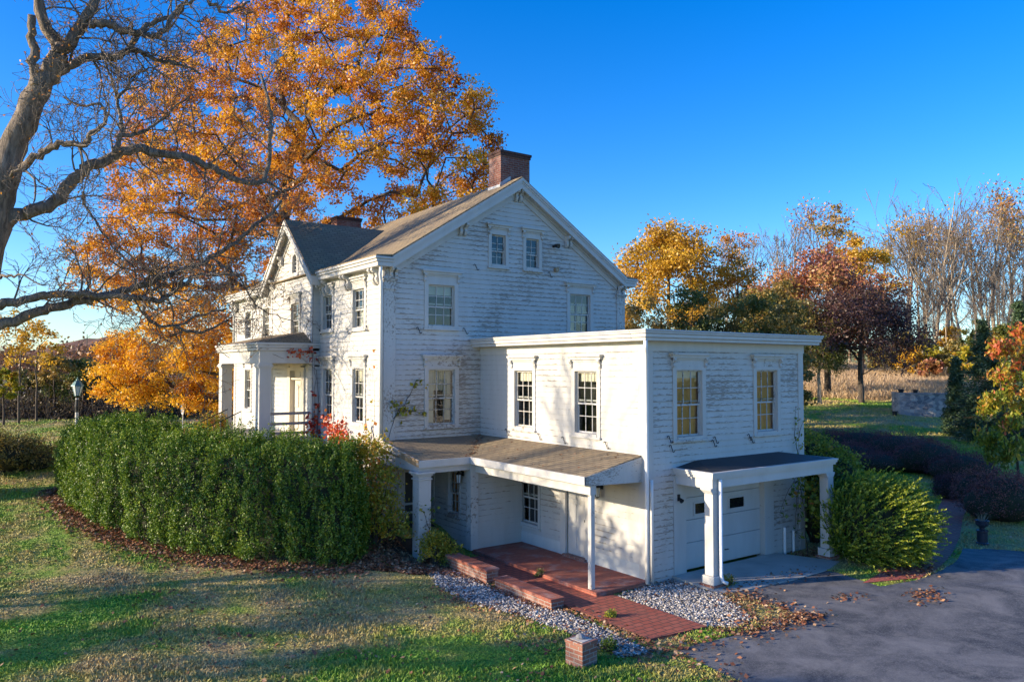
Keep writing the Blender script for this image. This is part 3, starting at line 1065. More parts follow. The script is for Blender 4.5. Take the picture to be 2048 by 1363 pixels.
# ---- side porch roof
PE, ZR, ZE, PX = 1.846, 2.877, 2.50, -3.46
YV = LG - 2.302
mb = MB()
t = .06
mb.prism([(0, .13, ZR), (-PE, .13, ZE), (-PE, YV, ZE), (0, LG, ZR)], [(0, .13, ZR - t), (-PE, .13, ZE - t), (-PE, YV, ZE - t), (0, LG, ZR - t)])
mb.prism([(0, LG, ZR), (-PE, YV, ZE), (PX, YV, ZE), (PX, LG, ZR)], [(0, LG, ZR - t), (-PE, YV, ZE - t), (PX, YV, ZE - t), (PX, LG, ZR - t)])
part(mb, 'porch_roof', 'shingle')
mb = MB()
mb.box(-PE - .025, -PE + .03, .10, YV - .0251, ZE - .18, ZE + .008)
mb.box(PX - .02, -PE + .03, YV - .025, YV + .03, ZE - .18, ZE + .009)
mb.box(-PE + .03, -PE + .26, .14, YV + .2, ZE - .2, ZE - .07)
mb.box(PX + .03, -PE + .26, YV + .03, YV + .3, ZE - .2, ZE - .075)
part(mb, 'fascia', 'trim_clean')
mb = MB()
mb.box(-1.66, -1.48, .14, YV + .06, 2.07, ZE - .19)
mb.box(PX + .04, -1.7, YV + .1, YV + .27, 2.14, ZE - .19)
mb.box(PX + .04, PX + .2, YV + .27, LG, 2.2, ZE - .02)
part(mb, 'beam', 'trim')
mb = MB()
mb.prism([(0, .10, 2.84), (0, .10, 2.24), (-1.72, .10, 2.29), (-PE, .10, 2.33), (-PE, .10, ZE)], [(0, .14, 2.84), (0, .14, 2.24), (-1.72, .14, 2.29), (-PE, .14, 2.33), (-PE, .14, ZE)])
part(mb, 'bargeboard', 'bare')
mb = MB()
mb.prism([(PX - .03, LG, ZR + .02), (PX - .03, YV - .02, ZE + .02), (PX - .03, YV - .02, ZE - .17), (PX - .03, LG, ZR - .19)], [(PX + .01, LG, ZR + .02), (PX + .01, YV - .02, ZE + .02), (PX + .01, YV - .02, ZE - .17), (PX + .01, LG, ZR - .19)])
part(mb, 'bargeboard', 'woodtan')
mb = MB(); mb.box(-1.62, -1.50, .16, .28, -.08, 2.07); part(mb, 'post', 'trim_peel', bevel=.008)
mb = MB()
cx0, cx1, cy0, cy1 = -3.45, -3.08, YV + .02, YV + .38
mb.box(cx0, cx1, cy0, cy1, -.1, 1.98)
mb.box(cx0 - .03, cx1 + .03, cy0 - .03, cy1 + .03, 1.98, 2.02); mb.box(cx0, cx1, cy0, cy1, 2.02, 2.09)
mb.box(cx0 - .04, cx1 + .04, cy0 - .04, cy1 + .04, 2.09, 2.14); mb.box(cx0 - .08, cx1 + .08, cy0 - .08, cy1 + .08, 2.14, 2.2)
part(mb, 'column', 'trim_peel', bevel=.008)
# room under the porch
fr_room = Fr((-1.75, 0, 0), (0, -1, 0), (-1, 0, 0))
fr_rm2 = Fr((0, 5.05, 0), (1, 0, 0), (0, -1, 0))
o = [window(fr_room, -5.98, .82, 1.95, .50, hood=0, cas=.09, room='tanroom')]
siding(fr_room, -LG, -5.2, -.1, 2.44, o, mat='siding_warm')
siding(fr_rm2, -1.6, 0, -.1, 2.44, mat='siding_warm')
mb = MB()
mb.box(-1.80, -1.55, 5.0, 5.03, -.1, 2.3); mb.box(-1.80, -1.76, 5.0301, 5.25, -.1, 2.3)
part(mb, 'corner_board', 'trim_peel'); mb = MB()
mb.box(-1.79, -1.75, 7.1, 7.25, -.1, 2.5)
part(mb, 'corner_board', 'trim_peel')
mb = MB()
fr_gable.box(mb, -2.92, -2.75, 0, 2.12, -.05, .05); fr_gable.box(mb, -2.0, -1.85, 0, 2.12, -.05, .05); fr_gable.box(mb, -2.75, -2.0, 1.97, 2.12, -.05, .05)
sdr = part(mb, 'screen_door', 'trim')
d = MB()
for q in ((-2.75, -2.67, .02, 1.97), (-2.08, -2.0, .02, 1.97), (-2.67, -2.08, 1.89, 1.97), (-2.67, -2.08, .02, .12), (-2.67, -2.08, .66, .72), (-2.67, -2.08, .92, .98)):
    fr_gable.box(d, *q, -.04, -.005)
d.obj('door_frame', M['trim_clean'], sdr)
d = MB(); fr_gable.box(d, -2.67, -2.08, .12, 1.89, -.03, -.02); d.obj('screen', simple('dark_screen', (.035, .034, .034), .5), sdr)

# ---- canopy over the garage door
C0, C1, CD, CZ = .905, 6.079, 1.262, 2.525
mb = MB()
o0, o1, of = C0 + .03, C1 - .03, -CD + .03
ridge = [(o0 + .9, .0, CZ + .13), (o1 - .9, .0, CZ + .13)]
mb.poly((o0, of, CZ - .01), (o1, of, CZ - .01), ridge[1], ridge[0]); mb.poly((o0, of, CZ - .01), ridge[0], (o0, 0, CZ - .01)); mb.poly((o1, of, CZ - .01), (o1, 0, CZ - .01), ridge[1])
part(mb, 'canopy_roof', 'membrane', recalc=False)
mb = MB()
for z0, z1, o in ((CZ - .16, CZ - .105, -.05), (CZ - .102, CZ - .045, -.02), (CZ - .043, CZ, 0)):
    mb.box(C0 - o, C1 + o, -CD - o, -CD + .1, z0, z1)
    mb.box(C0 - o, C0 + .1, -CD + .1, .02, z0, z1); mb.box(C1 - .1, C1 + o, -CD + .1, .02, z0, z1)
mb.box(C0 + .1, C1 - .1, -CD + .1, .02, CZ - .15, CZ - .12)
part(mb, 'cornice', 'trim_clean')
mb = MB()
mb.box(C0 + .10, C1 - .10, -CD + .10, -CD + .30, CZ - .38, CZ - .162)
mb.box(C0 + .10, C0 + .30, -CD + .30, .02, CZ - .40, CZ - .164); mb.box(C1 - .30, C1 - .10, -CD + .30, .02, CZ - .40, CZ - .164)
part(mb, 'beam', 'trim_clean')
for x0 in (C0 + .10, C1 - .36):
    x1, y0, y1 = x0 + .26, -CD + .09, -CD + .35
    mb = MB()
    mb.box(x0, x1, y0, y1, .10, CZ - .52); mb.box(x0 - .05, x1 + .05, y0 - .05, y1 + .05, -.10, .10)
    mb.prism([(x0, y0, CZ - .52), (x1, y0, CZ - .52), (x1, y1, CZ - .52), (x0, y1, CZ - .52)], [(x0 - .07, y0 - .0, CZ - .42), (x1 + .07, y0 - .0, CZ - .42), (x1 + .07, y1 + .07, CZ - .42), (x0 - .07, y1 + .07, CZ - .42)])
    mb.box(x0 - .07, x1 + .07, y0 - .002, y1 + .07, CZ - .42, CZ - .381)
    cl = part(mb, 'column', 'trim_clean', bevel=.008)
    mb = MB(); mb.box(x0 - .09, x1 + .09, y0 - .09, y1 + .09, -.28, -.10); mb.obj('plinth', M['brick_old'], cl)
downspout([(C0 + .30, -CD + .03, CZ - .17), (C0 + .30, -CD + .03, .1), (C0 + .30, -CD - .02, -.02), (C0 + .38, -CD - .10, -.06)], .045)

# ---- entrance porch
EX, EY0, EY1, EZ = -5.58, 12.17, 17.35, 5.83
mb = MB()
for z0, z1, o in ((EZ - .27, EZ - .17, -.06), (EZ - .168, EZ - .08, -.03), (EZ - .078, EZ, 0)):
    mb.box(EX - o, -A_, EY0 - o, EY1 + o, z0, z1)
part(mb, 'cornice', 'trim', bevel=.01)
mb = MB()
mb.poly((EX + .04, EY0 + .04, EZ + .005), (EX + .04, EY1 - .04, EZ + .005), (XB, EY1 - .9, EZ + .42), (XB, EY0 + .9, EZ + .42))
mb.poly((EX + .04, EY0 + .04, EZ + .005), (XB, EY0 + .9, EZ + .42), (-A_, EY0 + .04, EZ + .005)); mb.poly((EX + .04, EY1 - .04, EZ + .005), (-A_, EY1 - .04, EZ + .005), (XB, EY1 - .9, EZ + .42))
part(mb, 'porch_roof', 'shingle')
mb = MB()
bx, b0, b1 = EX + .14, EY0 + .12, EY1 - .12
mb.box(bx, bx + .3, b0, b1, 5.14, EZ - .272); mb.box(bx + .3, -A_, b0, b0 + .3, 5.14, EZ - .271); mb.box(bx + .3, -A_, b1 - .3, b1, 5.14, EZ - .271)
mb.box(bx + .3, -A_, b0 + .3, b1 - .3, EZ - .33, EZ - .28)
part(mb, 'beam', 'trim')
FZ = 2.62
for (x, y) in ((bx, b0), (bx, b1 - .4), (-A_ - .12, b0), (-A_ - .12, b1 - .4)):
    s = .40
    mb = MB(); mb.box(x - .0, x + s - .02, y, y + s, FZ, 4.98)
    mb.box(x - .03, x + s + .01, y - .03, y + s + .03, 4.98, 5.03); mb.box(x - .06, x + s + .04, y - .06, y + s + .06, 5.03, 5.09); mb.box(x - .03, x + s + .01, y - .03, y + s + .03, 5.09, 5.139)
    mb.box(x - .04, x + s + .02, y - .04, y + s + .04, FZ, FZ + .16)
    part(mb, 'column', 'trim')
mb = MB(); mb.box(EX, -A_, EY0, EY1, FZ - .14, FZ - .002); part(mb, 'porch_floor', 'concrete')
mb = MB(); mb.box(EX + .05, -A_, EY0 + .05, EY1 - .05, 1.2, FZ - .14); part(mb, 'porch_base', 'brick_old')
for zr_ in (2.78, 3.10, 3.44):
    mb = MB(); mb.box(bx + .38, -A_ - .1, b0 + .15, b0 + .23, zr_ - .045, zr_ + .045); part(mb, 'railing', 'greyrail')
# entrance door
mb = MB()
for q in ((-14.55, -14.25, FZ, 5.0), (-13.15, -12.85, FZ, 5.0)): bar(mb, fr_bay, *q, -.12, .08)
bar(mb, fr_bay, -14.25, -13.15, 4.88, 5.06, -.12, .08); bar(mb, fr_bay, -14.62, -12.78, 5.06, 5.13, -.05, .14)
bar(mb, fr_bay, -14.25, -13.15, 4.56, 4.62, -.12, .03)
ed = part(mb, 'front_door', 'door_paint')
d = MB(); bar(d, fr_bay, -14.25, -13.15, FZ, 4.56, -.16, -.10)
for (a, b) in ((-14.12, -13.77), (-13.63, -13.28)):
    bar(d, fr_bay, a, b, FZ + .2, FZ + .75, -.10, -.07); bar(d, fr_bay, a, b, FZ + .95, FZ + 1.75, -.10, -.07)
d.obj('door_leaf', M['door_paint'], ed, bevel=.01)
d = MB(); bar(d, fr_bay, -14.25, -13.15, 4.62, 4.88, -.12, -.09); d.obj('transom', M['door_paint'], ed)
fc = bpy.data.curves.new('house_number', 'FONT'); fc.body = '745'; fc.size = .24; fc.extrude = .008; fc.align_x = 'CENTER'
to = bpy.data.objects.new('house_number', fc); COL.objects.link(to)
bpy.context.view_layer.update()
tm = bpy.data.meshes.new_from_object(to.evaluated_get(bpy.context.evaluated_depsgraph_get()))
bpy.data.objects.remove(to); tm.materials.clear(); tm.materials.append(M['iron'])
hn = bpy.data.objects.new('house_number', tm); link(hn, ed)
hn.location = fr_bay.p(-13.45, 4.67, -.07); hn.rotation_euler = (math.pi / 2, 0, -math.pi / 2)
# small plaque on the porch beam
d_ = _F + _R * (622.5 - CX) / F_PX - _U * (719.5 - CY) / F_PX
q_ = CAM + d_ * ((b0 - .02 - CAM[1]) / d_[1])
mb = MB(); mb.box(q_[0] - .10, q_[0] + .10, b0 - .03, b0 - .005, q_[2] - .11, q_[2] + .11)
pq = part(mb, 'plaque', 'trim_clean')
mb = MB(); mb.box(q_[0] - .075, q_[0] + .075, b0 - .036, b0 - .031, q_[2] - .075, q_[2] + .09); mb.obj('plaque_panel', simple('plaque_red', (.30, .07, .05), .5), pq)
mb = MB(); mb.prism([(q_[0] - .045, b0 - .042, q_[2] - .07), (q_[0] - .015, b0 - .042, q_[2] - .07), (q_[0] + .035, b0 - .042, q_[2] + .085), (q_[0] + .005, b0 - .042, q_[2] + .085)], [(q_[0] - .045, b0 - .037, q_[2] - .07), (q_[0] - .015, b0 - .037, q_[2] - .07), (q_[0] + .035, b0 - .037, q_[2] + .085), (q_[0] + .005, b0 - .037, q_[2] + .085)]); mb.obj('plaque_stripe', M['trim_clean'], pq)
# steps and pipe handrails down to the lawn
st = MB()
for i in range(6):
    st.box(EX - .32 * (i + 1), EX - .32 * i, 14.2, 15.8, 1.0, FZ - .16 * (i + 1))
part(st, 'steps', 'brick_old')
for y in (14.15, 15.85):
    h = MB()
    h.tube([(EX + .1, y, FZ), (EX + .1, y, FZ + .85), (EX - 2.0, y, FZ - .1), (EX - 2.0, y, 1.4)], .02, 6)
    for i in range(1, 9):
        x = EX + .1 - 2.1 * i / 9
        h.tube([(x, y, FZ - .16 * max(0, (EX - x) / .32) - .1), (x, y, FZ + .85 - .95 * i / 9)], .01, 5)
    h.tube([(EX + .1, y, FZ + .2), (EX - 2.0, y, FZ - .75)], .014, 5)
    part(h, 'handrail', 'iron')

# ================================================================== GROUND
us = np.concatenate([np.arange(-12, 8, 2.0), np.arange(8, 34, .45), np.arange(34, 70, 1.2), np.arange(70, 130, 4), [140, 160, 180, 210, 250, 300, 380, 480, 650, 900, 1400]])
ts = np.concatenate([[-1500, -900, -500, -300, -200, -140, -100, -75], np.arange(-60, -24, 3), np.arange(-24, 24, .5), np.arange(24, 60, 3), [60, 75, 100, 140, 200, 300, 500, 900, 1500]])
UU, TT = np.meshgrid(us, ts, indexing='ij')
GX = CAM[0] + UU * FH[0] + TT * RH[0]; GY = CAM[1] + UU * FH[1] + TT * RH[1]
GZ = ground(GX, GY)
def inside_house(x, y, m=0.0):
    return ((x > -A_ + m) & (x < B_ - m) & (y > LG + m) & (y < YF - m)) | ((x > m) & (x < W_ - m) & (y > m) & (y < LG + .5))
nu, nt_ = UU.shape
idx = np.arange(nu * nt_).reshape(nu, nt_)
Fq = np.stack([idx[:-1, :-1], idx[:-1, 1:], idx[1:, 1:], idx[1:, :-1]], -1).reshape(-1, 4)[:, ::-1]
tag(np_mesh('lawn', np.stack([GX, GY, GZ], -1).reshape(-1, 3), Fq, M['lawn'], smooth=True), kind='structure')


def sheet(name, poly, mat, off=.006, step=None, kind='structure'):
    """a flat sheet following the ground: poly = list of (x,y)"""
    poly = [(float(p[0]), float(p[1])) for p in poly]
    bm = bmesh.new()
    vs = [bm.verts.new((x, y, 0)) for x, y in poly]
    f = bm.faces.new(vs)
    if step:
        xs = [p[0] for p in poly]; ys = [p[1] for p in poly]
        for ax, lo, hi in ((0, min(xs), max(xs)), (1, min(ys), max(ys))):
            for c in np.arange(lo + step, hi, step):
                pl = [0, 0, 0]; pl[ax] = c; no = [0, 0, 0]; no[ax] = 1
                bmesh.ops.bisect_plane(bm, geom=bm.verts[:] + bm.edges[:] + bm.faces[:], plane_co=pl, plane_no=no)
    for v in bm.verts: v.co.z = gz(v.co.x, v.co.y) + off
    bmesh.ops.triangulate(bm, faces=bm.faces[:])
    bmesh.ops.recalc_face_normals(bm, faces=bm.faces[:])
    if sum(f.normal.z for f in bm.faces) < 0: bmesh.ops.reverse_faces(bm, faces=bm.faces[:])
    me = bpy.data.meshes.new(name); bm.to_mesh(me); bm.free(); box_uv(me)
    me.materials.append(M[mat])
    return tag(link(bpy.data.objects.new(name, me)), kind=kind)


def wob(poly, a=.12, n=5):
    """a hand-laid edge: subdivide and jitter an outline"""
    out = []
    for (p, q) in zip(poly, poly[1:] + poly[:1]):
        p, q = np.array(p[:2], float), np.array(q[:2], float)
        for i in range(n):
            e = rng.normal(size=2) * a if i else 0
            out.append(tuple(p + (q - p) * i / n + e))
    return out


def in_poly(x, y, poly):
    r = np.zeros(len(x), bool)
    n = len(poly)
    for i in range(n):
        (x0, y0), (x1, y1) = poly[i][:2], poly[(i + 1) % n][:2]
        if y0 == y1: continue
        c = ((y0 > y) != (y1 > y)) & (x < (x1 - x0) * (y - y0) / (y1 - y0) + x0)
        r ^= c
    return r


P2 = lambda *q: [tuple(gp(*p)[:2]) for p in q]
drive = P2((1480, 1362), (1352, 1300), (1440, 1277), (1530, 1256), (1612, 1236), (1560, 1212), (1505, 1196), (1475, 1182), (1500, 1166), (1570, 1152), (1645, 1138), (1690, 1150), (1760, 1172), (1830, 1160), (1866, 1148), (1905, 1128), (1925, 1096), (1990, 1098), (2075, 1104))
e0 = np.array(drive[-1]); drive += [tuple(e0 + RH * 14 - FH * 1), tuple(e0 + RH * 14 - FH * 14), tuple(np.array(drive[0]) - FH * 3.5)]
drive = [q for a, b in zip(drive[:17], drive[1:18]) for q in [a] + [tuple(np.array(a) + (np.array(b) - np.array(a)) * t + rng.normal(size=2) * .03) for t in (.25, .5, .75)]] + drive[17:]
sheet('driveway', drive, 'asphalt', .006)
apron = [(.80, -.2), (.72, -1.55), (1.3, -1.62), (3.0, -1.72), (4.6, -1.72), (5.6, -1.6), (4.95, -.2)]
mb = MB()
ap = [(.86, -.02), (.80, -1.5), (1.4, -1.66), (3.2, -1.8), (4.7, -1.75), (5.75, -1.45), (4.9, -.02)]
mb.prism([(x, y, -.3) for x, y in ap], [(x, y, -.10 - .07 * min(1, -y / 1.5)) for x, y in ap])
tag(mb.obj('concrete_apron', M['concrete']), kind='structure')
walk_poly = [(-2.66, 4.6), (-2.66, -2.72), (-1.22, -2.86), (-1.28, -.2), (-1.6, -.1), (-1.6, 4.6)]
mb = MB()
mb.prism([(x, y, -.4) for x, y in walk_poly], [(x, y, -.155) for x, y in walk_poly])
tag(mb.obj('brick_walk', M['pave2']), kind='structure')
mb = MB(); slab = [(0, -.08), (-1.70, -.10), (-1.74, 5.04), (0, 5.04)]
mb.prism([(x, y, -.35) for x, y in slab], [(x, y, -.075) for x, y in slab])
tag(mb.obj('brick_terrace', M['pave'], bevel=.015), kind='structure')
# curving brick path to the garden on the right
lft = P2((1725, 1166), (1790, 1130), (1830, 1085), (1860, 1040), (1882, 1005), (1892, 975), (1885, 950), (1875, 935))
rgt = P2((1838, 1156), (1872, 1142), (1903, 1110), (1920, 1072), (1926, 1035), (1940, 1000), (1935, 970), (1925, 945))
sheet('brick_path', lft + rgt[::-1], 'pave3', .016, step=1.0)
lp = np.array(lft + rgt[::-1])

gravel_l = P2((862, 1146), (905, 1142), (960, 1160), (1010, 1185), (1050, 1205), (1100, 1215), (1150, 1235), (1215, 1262), (1300, 1306), (1240, 1312), (1130, 1262), (1030, 1226), (930, 1200), (880, 1172))
gravel_r = [(-1.22, -.25), (-.1, -.12), (.8, -.06), (.74, -1.6), (.30, -2.5), (-.15, -3.0), (-.75, -3.2), (-1.2, -2.75)]
sheet('gravel_bed', wob(gravel_l, .05, 3), 'soil', .005, step=.8)
sheet('gravel_bed', gravel_r, 'soil', .005)
bed = P2((700, 1136), (760, 1142), (830, 1150), (880, 1150), (940, 1160), (1000, 1188), (1055, 1210)) + [(-3.15, -.2), (-3.15, 4.0), (-2.2, 4.9), (-1.9, 5.4), (-1.9, 7.2), (-3.8, 7.2), (-5.0, 5.6)]
sheet('leaf_bed', bed, 'soil', .005, step=.7)
meadow_uv = [(64, 24), (61, 32), (66, 38), (66, 55), (112, 90), (112, 18), (80, 14)]
uv2xy = lambda u, v: (CAM[0] + u * FH[0] + v * RH[0], CAM[1] + u * FH[1] + v * RH[1])
sheet('meadow', [uv2xy(*q) for q in meadow_uv], 'meadow', .03, step=4)
field_uv = [(52, -60), (52, -8), (90, -10), (230, -60), (230, -190), (90, -90)]
sheet('field', [uv2xy(*q) for q in field_uv], 'field', .03, step=8)
# wooded ridge far away
hb = []
for i, v in enumerate(np.linspace(-420, -40, 60)):
    hb.append((v, 13 + 5 * math.sin(v * .02) + 4 * math.sin(v * .055 + 1) + rng.normal() * .5))
mb = MB()
for (v0, h0), (v1, h1) in zip(hb[:-1], hb[1:]):
    a0, a1 = uv2xy(330, v0), uv2xy(330, v1); c0, c1 = uv2xy(420, v0), uv2xy(420, v1); d0, d1 = uv2xy(600, v0), uv2xy(600, v1)
    mb.poly((*a0, -2), (*a1, -2), (*c1, h1), (*c0, h0)); mb.poly((*c0, h0), (*c1, h1), (*d1, -4), (*d0, -4))
m, nt, bs = new_mat('autumn_hills')
lk(nt, ramp(nt, noise(nt, pos(nt), .06, 6, .7), [(.35, (.10, .085, .05)), (.5, (.19, .085, .05)), (.65, (.24, .12, .045))]), bs.inputs['Base Color'])
bs.inputs['Roughness'].default_value = 1
M['hills'] = m
tag(mb.obj('hills', m, smooth=True), kind='structure')

# ================================================================== SMALL OBJECTS
def low_wall(y0, y1, z, label):
    w = empty('brick_wall', (-2.9, (y0 + y1) / 2, -.2), label, 'wall', 'low brick walls beside the walk')
    mb = MB(); mb.box(-.17, .17, -(y1 - y0) / 2, (y1 - y0) / 2, -.2, z + .2 - .06)
    mb.obj('wall', M['brick_old'], w)
    mb = MB(); mb.box(-.2, .2, -(y1 - y0) / 2 - .02, (y1 - y0) / 2 + .02, z + .2 - .058, z + .2)
    mb.obj('coping', M['pave'], w, bevel=.012)
low_wall(2.3, 4.2, .14, 'higher low brick wall beside the dark leaf bed, nearer the porch column')
low_wall(-.2, 1.95, .04, 'lower low brick wall between the gravel and the brick walk')

pc = gp(1163, 1333)
pier = empty('brick_pier', (pc[0] + .1, pc[1] + .12, gz(pc[0], pc[1])), 'small square brick pier with mortar top standing alone on the front lawn', 'pier', rz=R(8))
mb = MB(); mb.box(-.195, .195, -.195, .195, -.1, .37); mb.obj('shaft', M['brick_old'], pier)
mb = MB(); mb.box(-.21, .21, -.21, .21, .37, .43)
mb.obj('coping', M['brick_old'], pier, bevel=.01)
mb = MB(); mb.box(-.14, .14, -.14, .14, .431, .437); mb.obj('mortar_bed', M['stonecap'], pier)
mb = MB(); mb.lathe((0, .02, .437), [(.07, 0), (.085, .03), (.06, .065), (.02, .085)], 9); mb.obj('stone', simple('grey_stone', (.22, .22, .23), .8, 0, 12, .4), pier)

def wall_lantern(loc, label, frm):
    o = empty('wall_lantern', loc, label, 'lantern', 'black lanterns under the side porch')
    mb = MB(); n = frm.N
    q = lambda a, z: tuple(n * a + np.array((0, 0, z)))
    mb.box(*sorted((n[0] * .0, n[0] * .02)), -.05, .05, -.06, .08); mb.tube([q(.01, .03), q(.08, .12), q(.15, .10), q(.15, .05)], .011, 6)
    mb.obj('bracket', M['iron'], o)
    c = tuple(n * .15)
    mb = MB(); mb.lathe(c, [(.05, -.24), (.075, -.02), (.075, -.01)], 6); mb.obj('lantern_pane', M['lampglass'], o)
    mb = MB(); mb.lathe(c, [(.10, -.01), (.085, .02), (.03, .07), (.012, .09)], 6); mb.lathe(c, [(.02, -.28), (.055, -.255), (.055, -.24)], 6)
    for k in range(6):
        a = k * math.pi / 3
        mb.tube([(c[0] + .052 * math.cos(a), math.sin(a) * .052, -.24), (c[0] + .078 * math.cos(a), math.sin(a) * .078, -.01)], .007, 4)
    mb.obj('lantern_frame', M['iron'], o)
wall_lantern((-.03, 1.55, 1.95), 'black iron lantern on the sunlit wall right of the porch door', fr_side)
wall_lantern((-1.78, 5.45, 1.98), 'black iron lantern beside the small window of the porch room', fr_room)

# lamp post behind the hedge
lp_ = at(155, 765, 27.5)
g0 = gz(lp_[0], lp_[1]); lh = lp_[2] - g0
post = empty('lamp_post', (lp_[0], lp_[1], g0), 'lamp post with green copper lantern standing behind the tall hedge', 'lamp post')
mb = MB(); mb.lathe((0, 0, 0), [(.09, 0), (.09, .5), (.06, .6), (.055, lh - .55)], 12); mb.obj('post', M['trim_clean'], post)
mb = MB(); mb.lathe((0, 0, lh - .95), [(.062, -.1), (.066, 0), (.075, .1), (.05, .42), (.075, .46), (.03, .5)], 12); mb.obj('collar', M['iron'], post)
mb = MB(); mb.lathe((0, 0, lh - .45), [(.085, 0), (.17, .32), (.17, .325)], 6); mb.obj('lantern_pane', M['lampglass'], post)
mb = MB(); mb.lathe((0, 0, lh - .12), [(.21, 0), (.20, .03), (.10, .17), (.05, .2), (.05, .24), (.015, .28), (.02, .33)], 6)
for k in range(6):
    a = k * math.pi / 3
    mb.tube([(.087 * math.cos(a), .087 * math.sin(a), lh - .45), (.175 * math.cos(a), .175 * math.sin(a), lh - .12)], .012, 4)
mb.lathe((0, 0, lh - .49), [(.05, 0), (.1, .03), (.1, .045)], 6)
mb.obj('lantern_frame', M['patina'], post)

# white dish on a pole at the far end of the lawn
dp = at(366, 815, 40)
g0 = gz(dp[0], dp[1])
dish = empty('satellite_dish', (dp[0], dp[1], g0), 'white oval dish on a short pole far out on the lawn', 'dish', rz=R(4))
h = dp[2] - g0
mb = MB(); mb.tube([(0, 0, 0), (0, 0, h)], .025, 6); mb.obj('pole', M['alu'], dish)
mb = MB()
for (r0, z0), (r1, z1) in zip([(0, .06), (.12, .05), (.22, .02)], [(.12, .05), (.22, .02), (.32, -.03)]):
    for k in range(16):
        a, b = k * math.pi / 8, (k + 1) * math.pi / 8
        mb.poly((z0, r0 * .95 * math.cos(a), h + r0 * 1.15 * math.sin(a)), (z1, r1 * .95 * math.cos(a), h + r1 * 1.15 * math.sin(a)), (z1, r1 * .95 * math.cos(b), h + r1 * 1.15 * math.sin(b)), (z0, r0 * .95 * math.cos(b), h + r0 * 1.15 * math.sin(b)))
mb.obj('reflector', M['dish'], dish, smooth=True)

# radio mast far off on the ridge
mp = at(173, 735, 300)
mast = empty('radio_mast', (mp[0], mp[1], -2), 'thin radio mast rising above the far wooded ridge', 'mast')
top = at(173, 668, 300)[2] + 2
mb = MB(); mb.tube([(0, 0, 0), (0, 0, top)], [.35, .12], 4); mb.obj('mast', M['iron'], mast)

# urn on its pedestal by the path
up = gp(1965, 1087)
urn = empty('urn', (up[0], up[1], gz(up[0], up[1])), 'dark glazed urn with dry stems on a dark pedestal beside the brick path', 'urn')
mb = MB(); mb.lathe((0, 0, 0), [(.26, 0), (.26, .06), (.22, .10), (.22, .55), (.25, .58), (.25, .64), (.15, .67)], 20); mb.obj('pedestal', M['urn'], urn, smooth=False)
mb = MB(); mb.lathe((0, 0, .67), [(.14, 0), (.10, .05), (.13, .1), (.25, .2), (.28, .28), (.26, .36), (.30, .40), (.30, .43), (.24, .43), (.22, .38)], 20); mb.obj('bowl', M['urn'], urn, smooth=True)
S = Segs()
for _ in range(26):
    a = rng.uniform(0, 6.28); r = rng.uniform(.05, .35)
    S.path([(0.12 * math.cos(a), .12 * math.sin(a), 1.05), (r * math.cos(a), r * math.sin(a), 1.2 + rng.uniform(0, .15)), (1.4 * r * math.cos(a), 1.4 * r * math.sin(a), 1.25 + rng.uniform(-.05, .2))], .008, .003)
urn.scale = (.66, .66, .64)
S.obj('dry_stems', simple('straw', (.3, .25, .16), .9), urn)

# curved stone wall with pots
m, nt, bs = new_mat('rubble_stone')
v = node(nt, 'ShaderNodeTexVoronoi', i_Scale=3.2); lk(nt, pos(nt, (1, 1, 1.4)), v.inputs['Vector'])
ve = node(nt, 'ShaderNodeTexVoronoi', i_Scale=3.2, feature='DISTANCE_TO_EDGE'); lk(nt, pos(nt, (1, 1, 1.4)), ve.inputs['Vector'])
sc_ = node(nt, 'ShaderNodeSeparateColor'); lk(nt, v.outputs['Color'], sc_.inputs[0])
cst = ramp(nt, sc_.outputs[0], [(0, (.13, .13, .14)), (.5, (.26, .25, .25)), (1, (.42, .39, .35))])
lk(nt, mix(nt, mrange(nt, ve.outputs['Distance'], .02, .07), (.3, .28, .26), cst), bs.inputs['Base Color']); bs.inputs['Roughness'].default_value = .9
bump(nt, bs, ve.outputs['Distance'], .8, .05)
M['rubble'] = m
c0 = gp(1792, 826); dpt = float((c0 - CAM)[:2] @ FH)
pw = [(1783, dpt + 1.5), (1786, dpt + .3), (1800, dpt - .6), (1830, dpt - 1.2), (1865, dpt - 1.6), (1900, dpt - 1.8), (1916, dpt - 1.0), (1922, dpt + .8)]
pts = [at(px, 800, d) for px, d in pw]
zb = [gz(p[0], p[1]) - .3 for p in pts]
ztop = at(1830, 788, dpt - 1.2)[2]
sw = empty('stone_wall', (pts[3][0], pts[3][1], zb[3]), 'curved grey rubble stone garden wall with pots on top, by dark conifer', 'wall')
o = np.array([pts[3][0], pts[3][1], zb[3]])
mb = MB(); cap = MB()
ctr = np.mean([p[:2] for p in pts], axis=0) + FH * 2.5
for i in range(len(pts) - 1):
    a, b = pts[i][:2], pts[i + 1][:2]
    ia, ib = a + (ctr - a) * .16, b + (ctr - b) * .16
    t_ = ztop - o[2]
    mb.hexa([(*(a - o[:2]), -.3), (*(b - o[:2]), -.3), (*(ib - o[:2]), -.3), (*(ia - o[:2]), -.3), (*(a - o[:2]), t_), (*(b - o[:2]), t_), (*(ib - o[:2]), t_), (*(ia - o[:2]), t_)])
    a2, b2 = a - (ctr - a) * .02, b - (ctr - b) * .02
    cap.hexa([(*(a2 - o[:2]), t_ + .004), (*(b2 - o[:2]), t_ + .004), (*(ib - o[:2]), t_ + .004), (*(ia - o[:2]), t_ + .004), (*(a2 - o[:2]), t_ + .09), (*(b2 - o[:2]), t_ + .09), (*(ib - o[:2]), t_ + .09), (*(ia - o[:2]), t_ + .09)])
mb.obj('wall', M['rubble'], sw); cap.obj('coping', M['rubble'], sw)
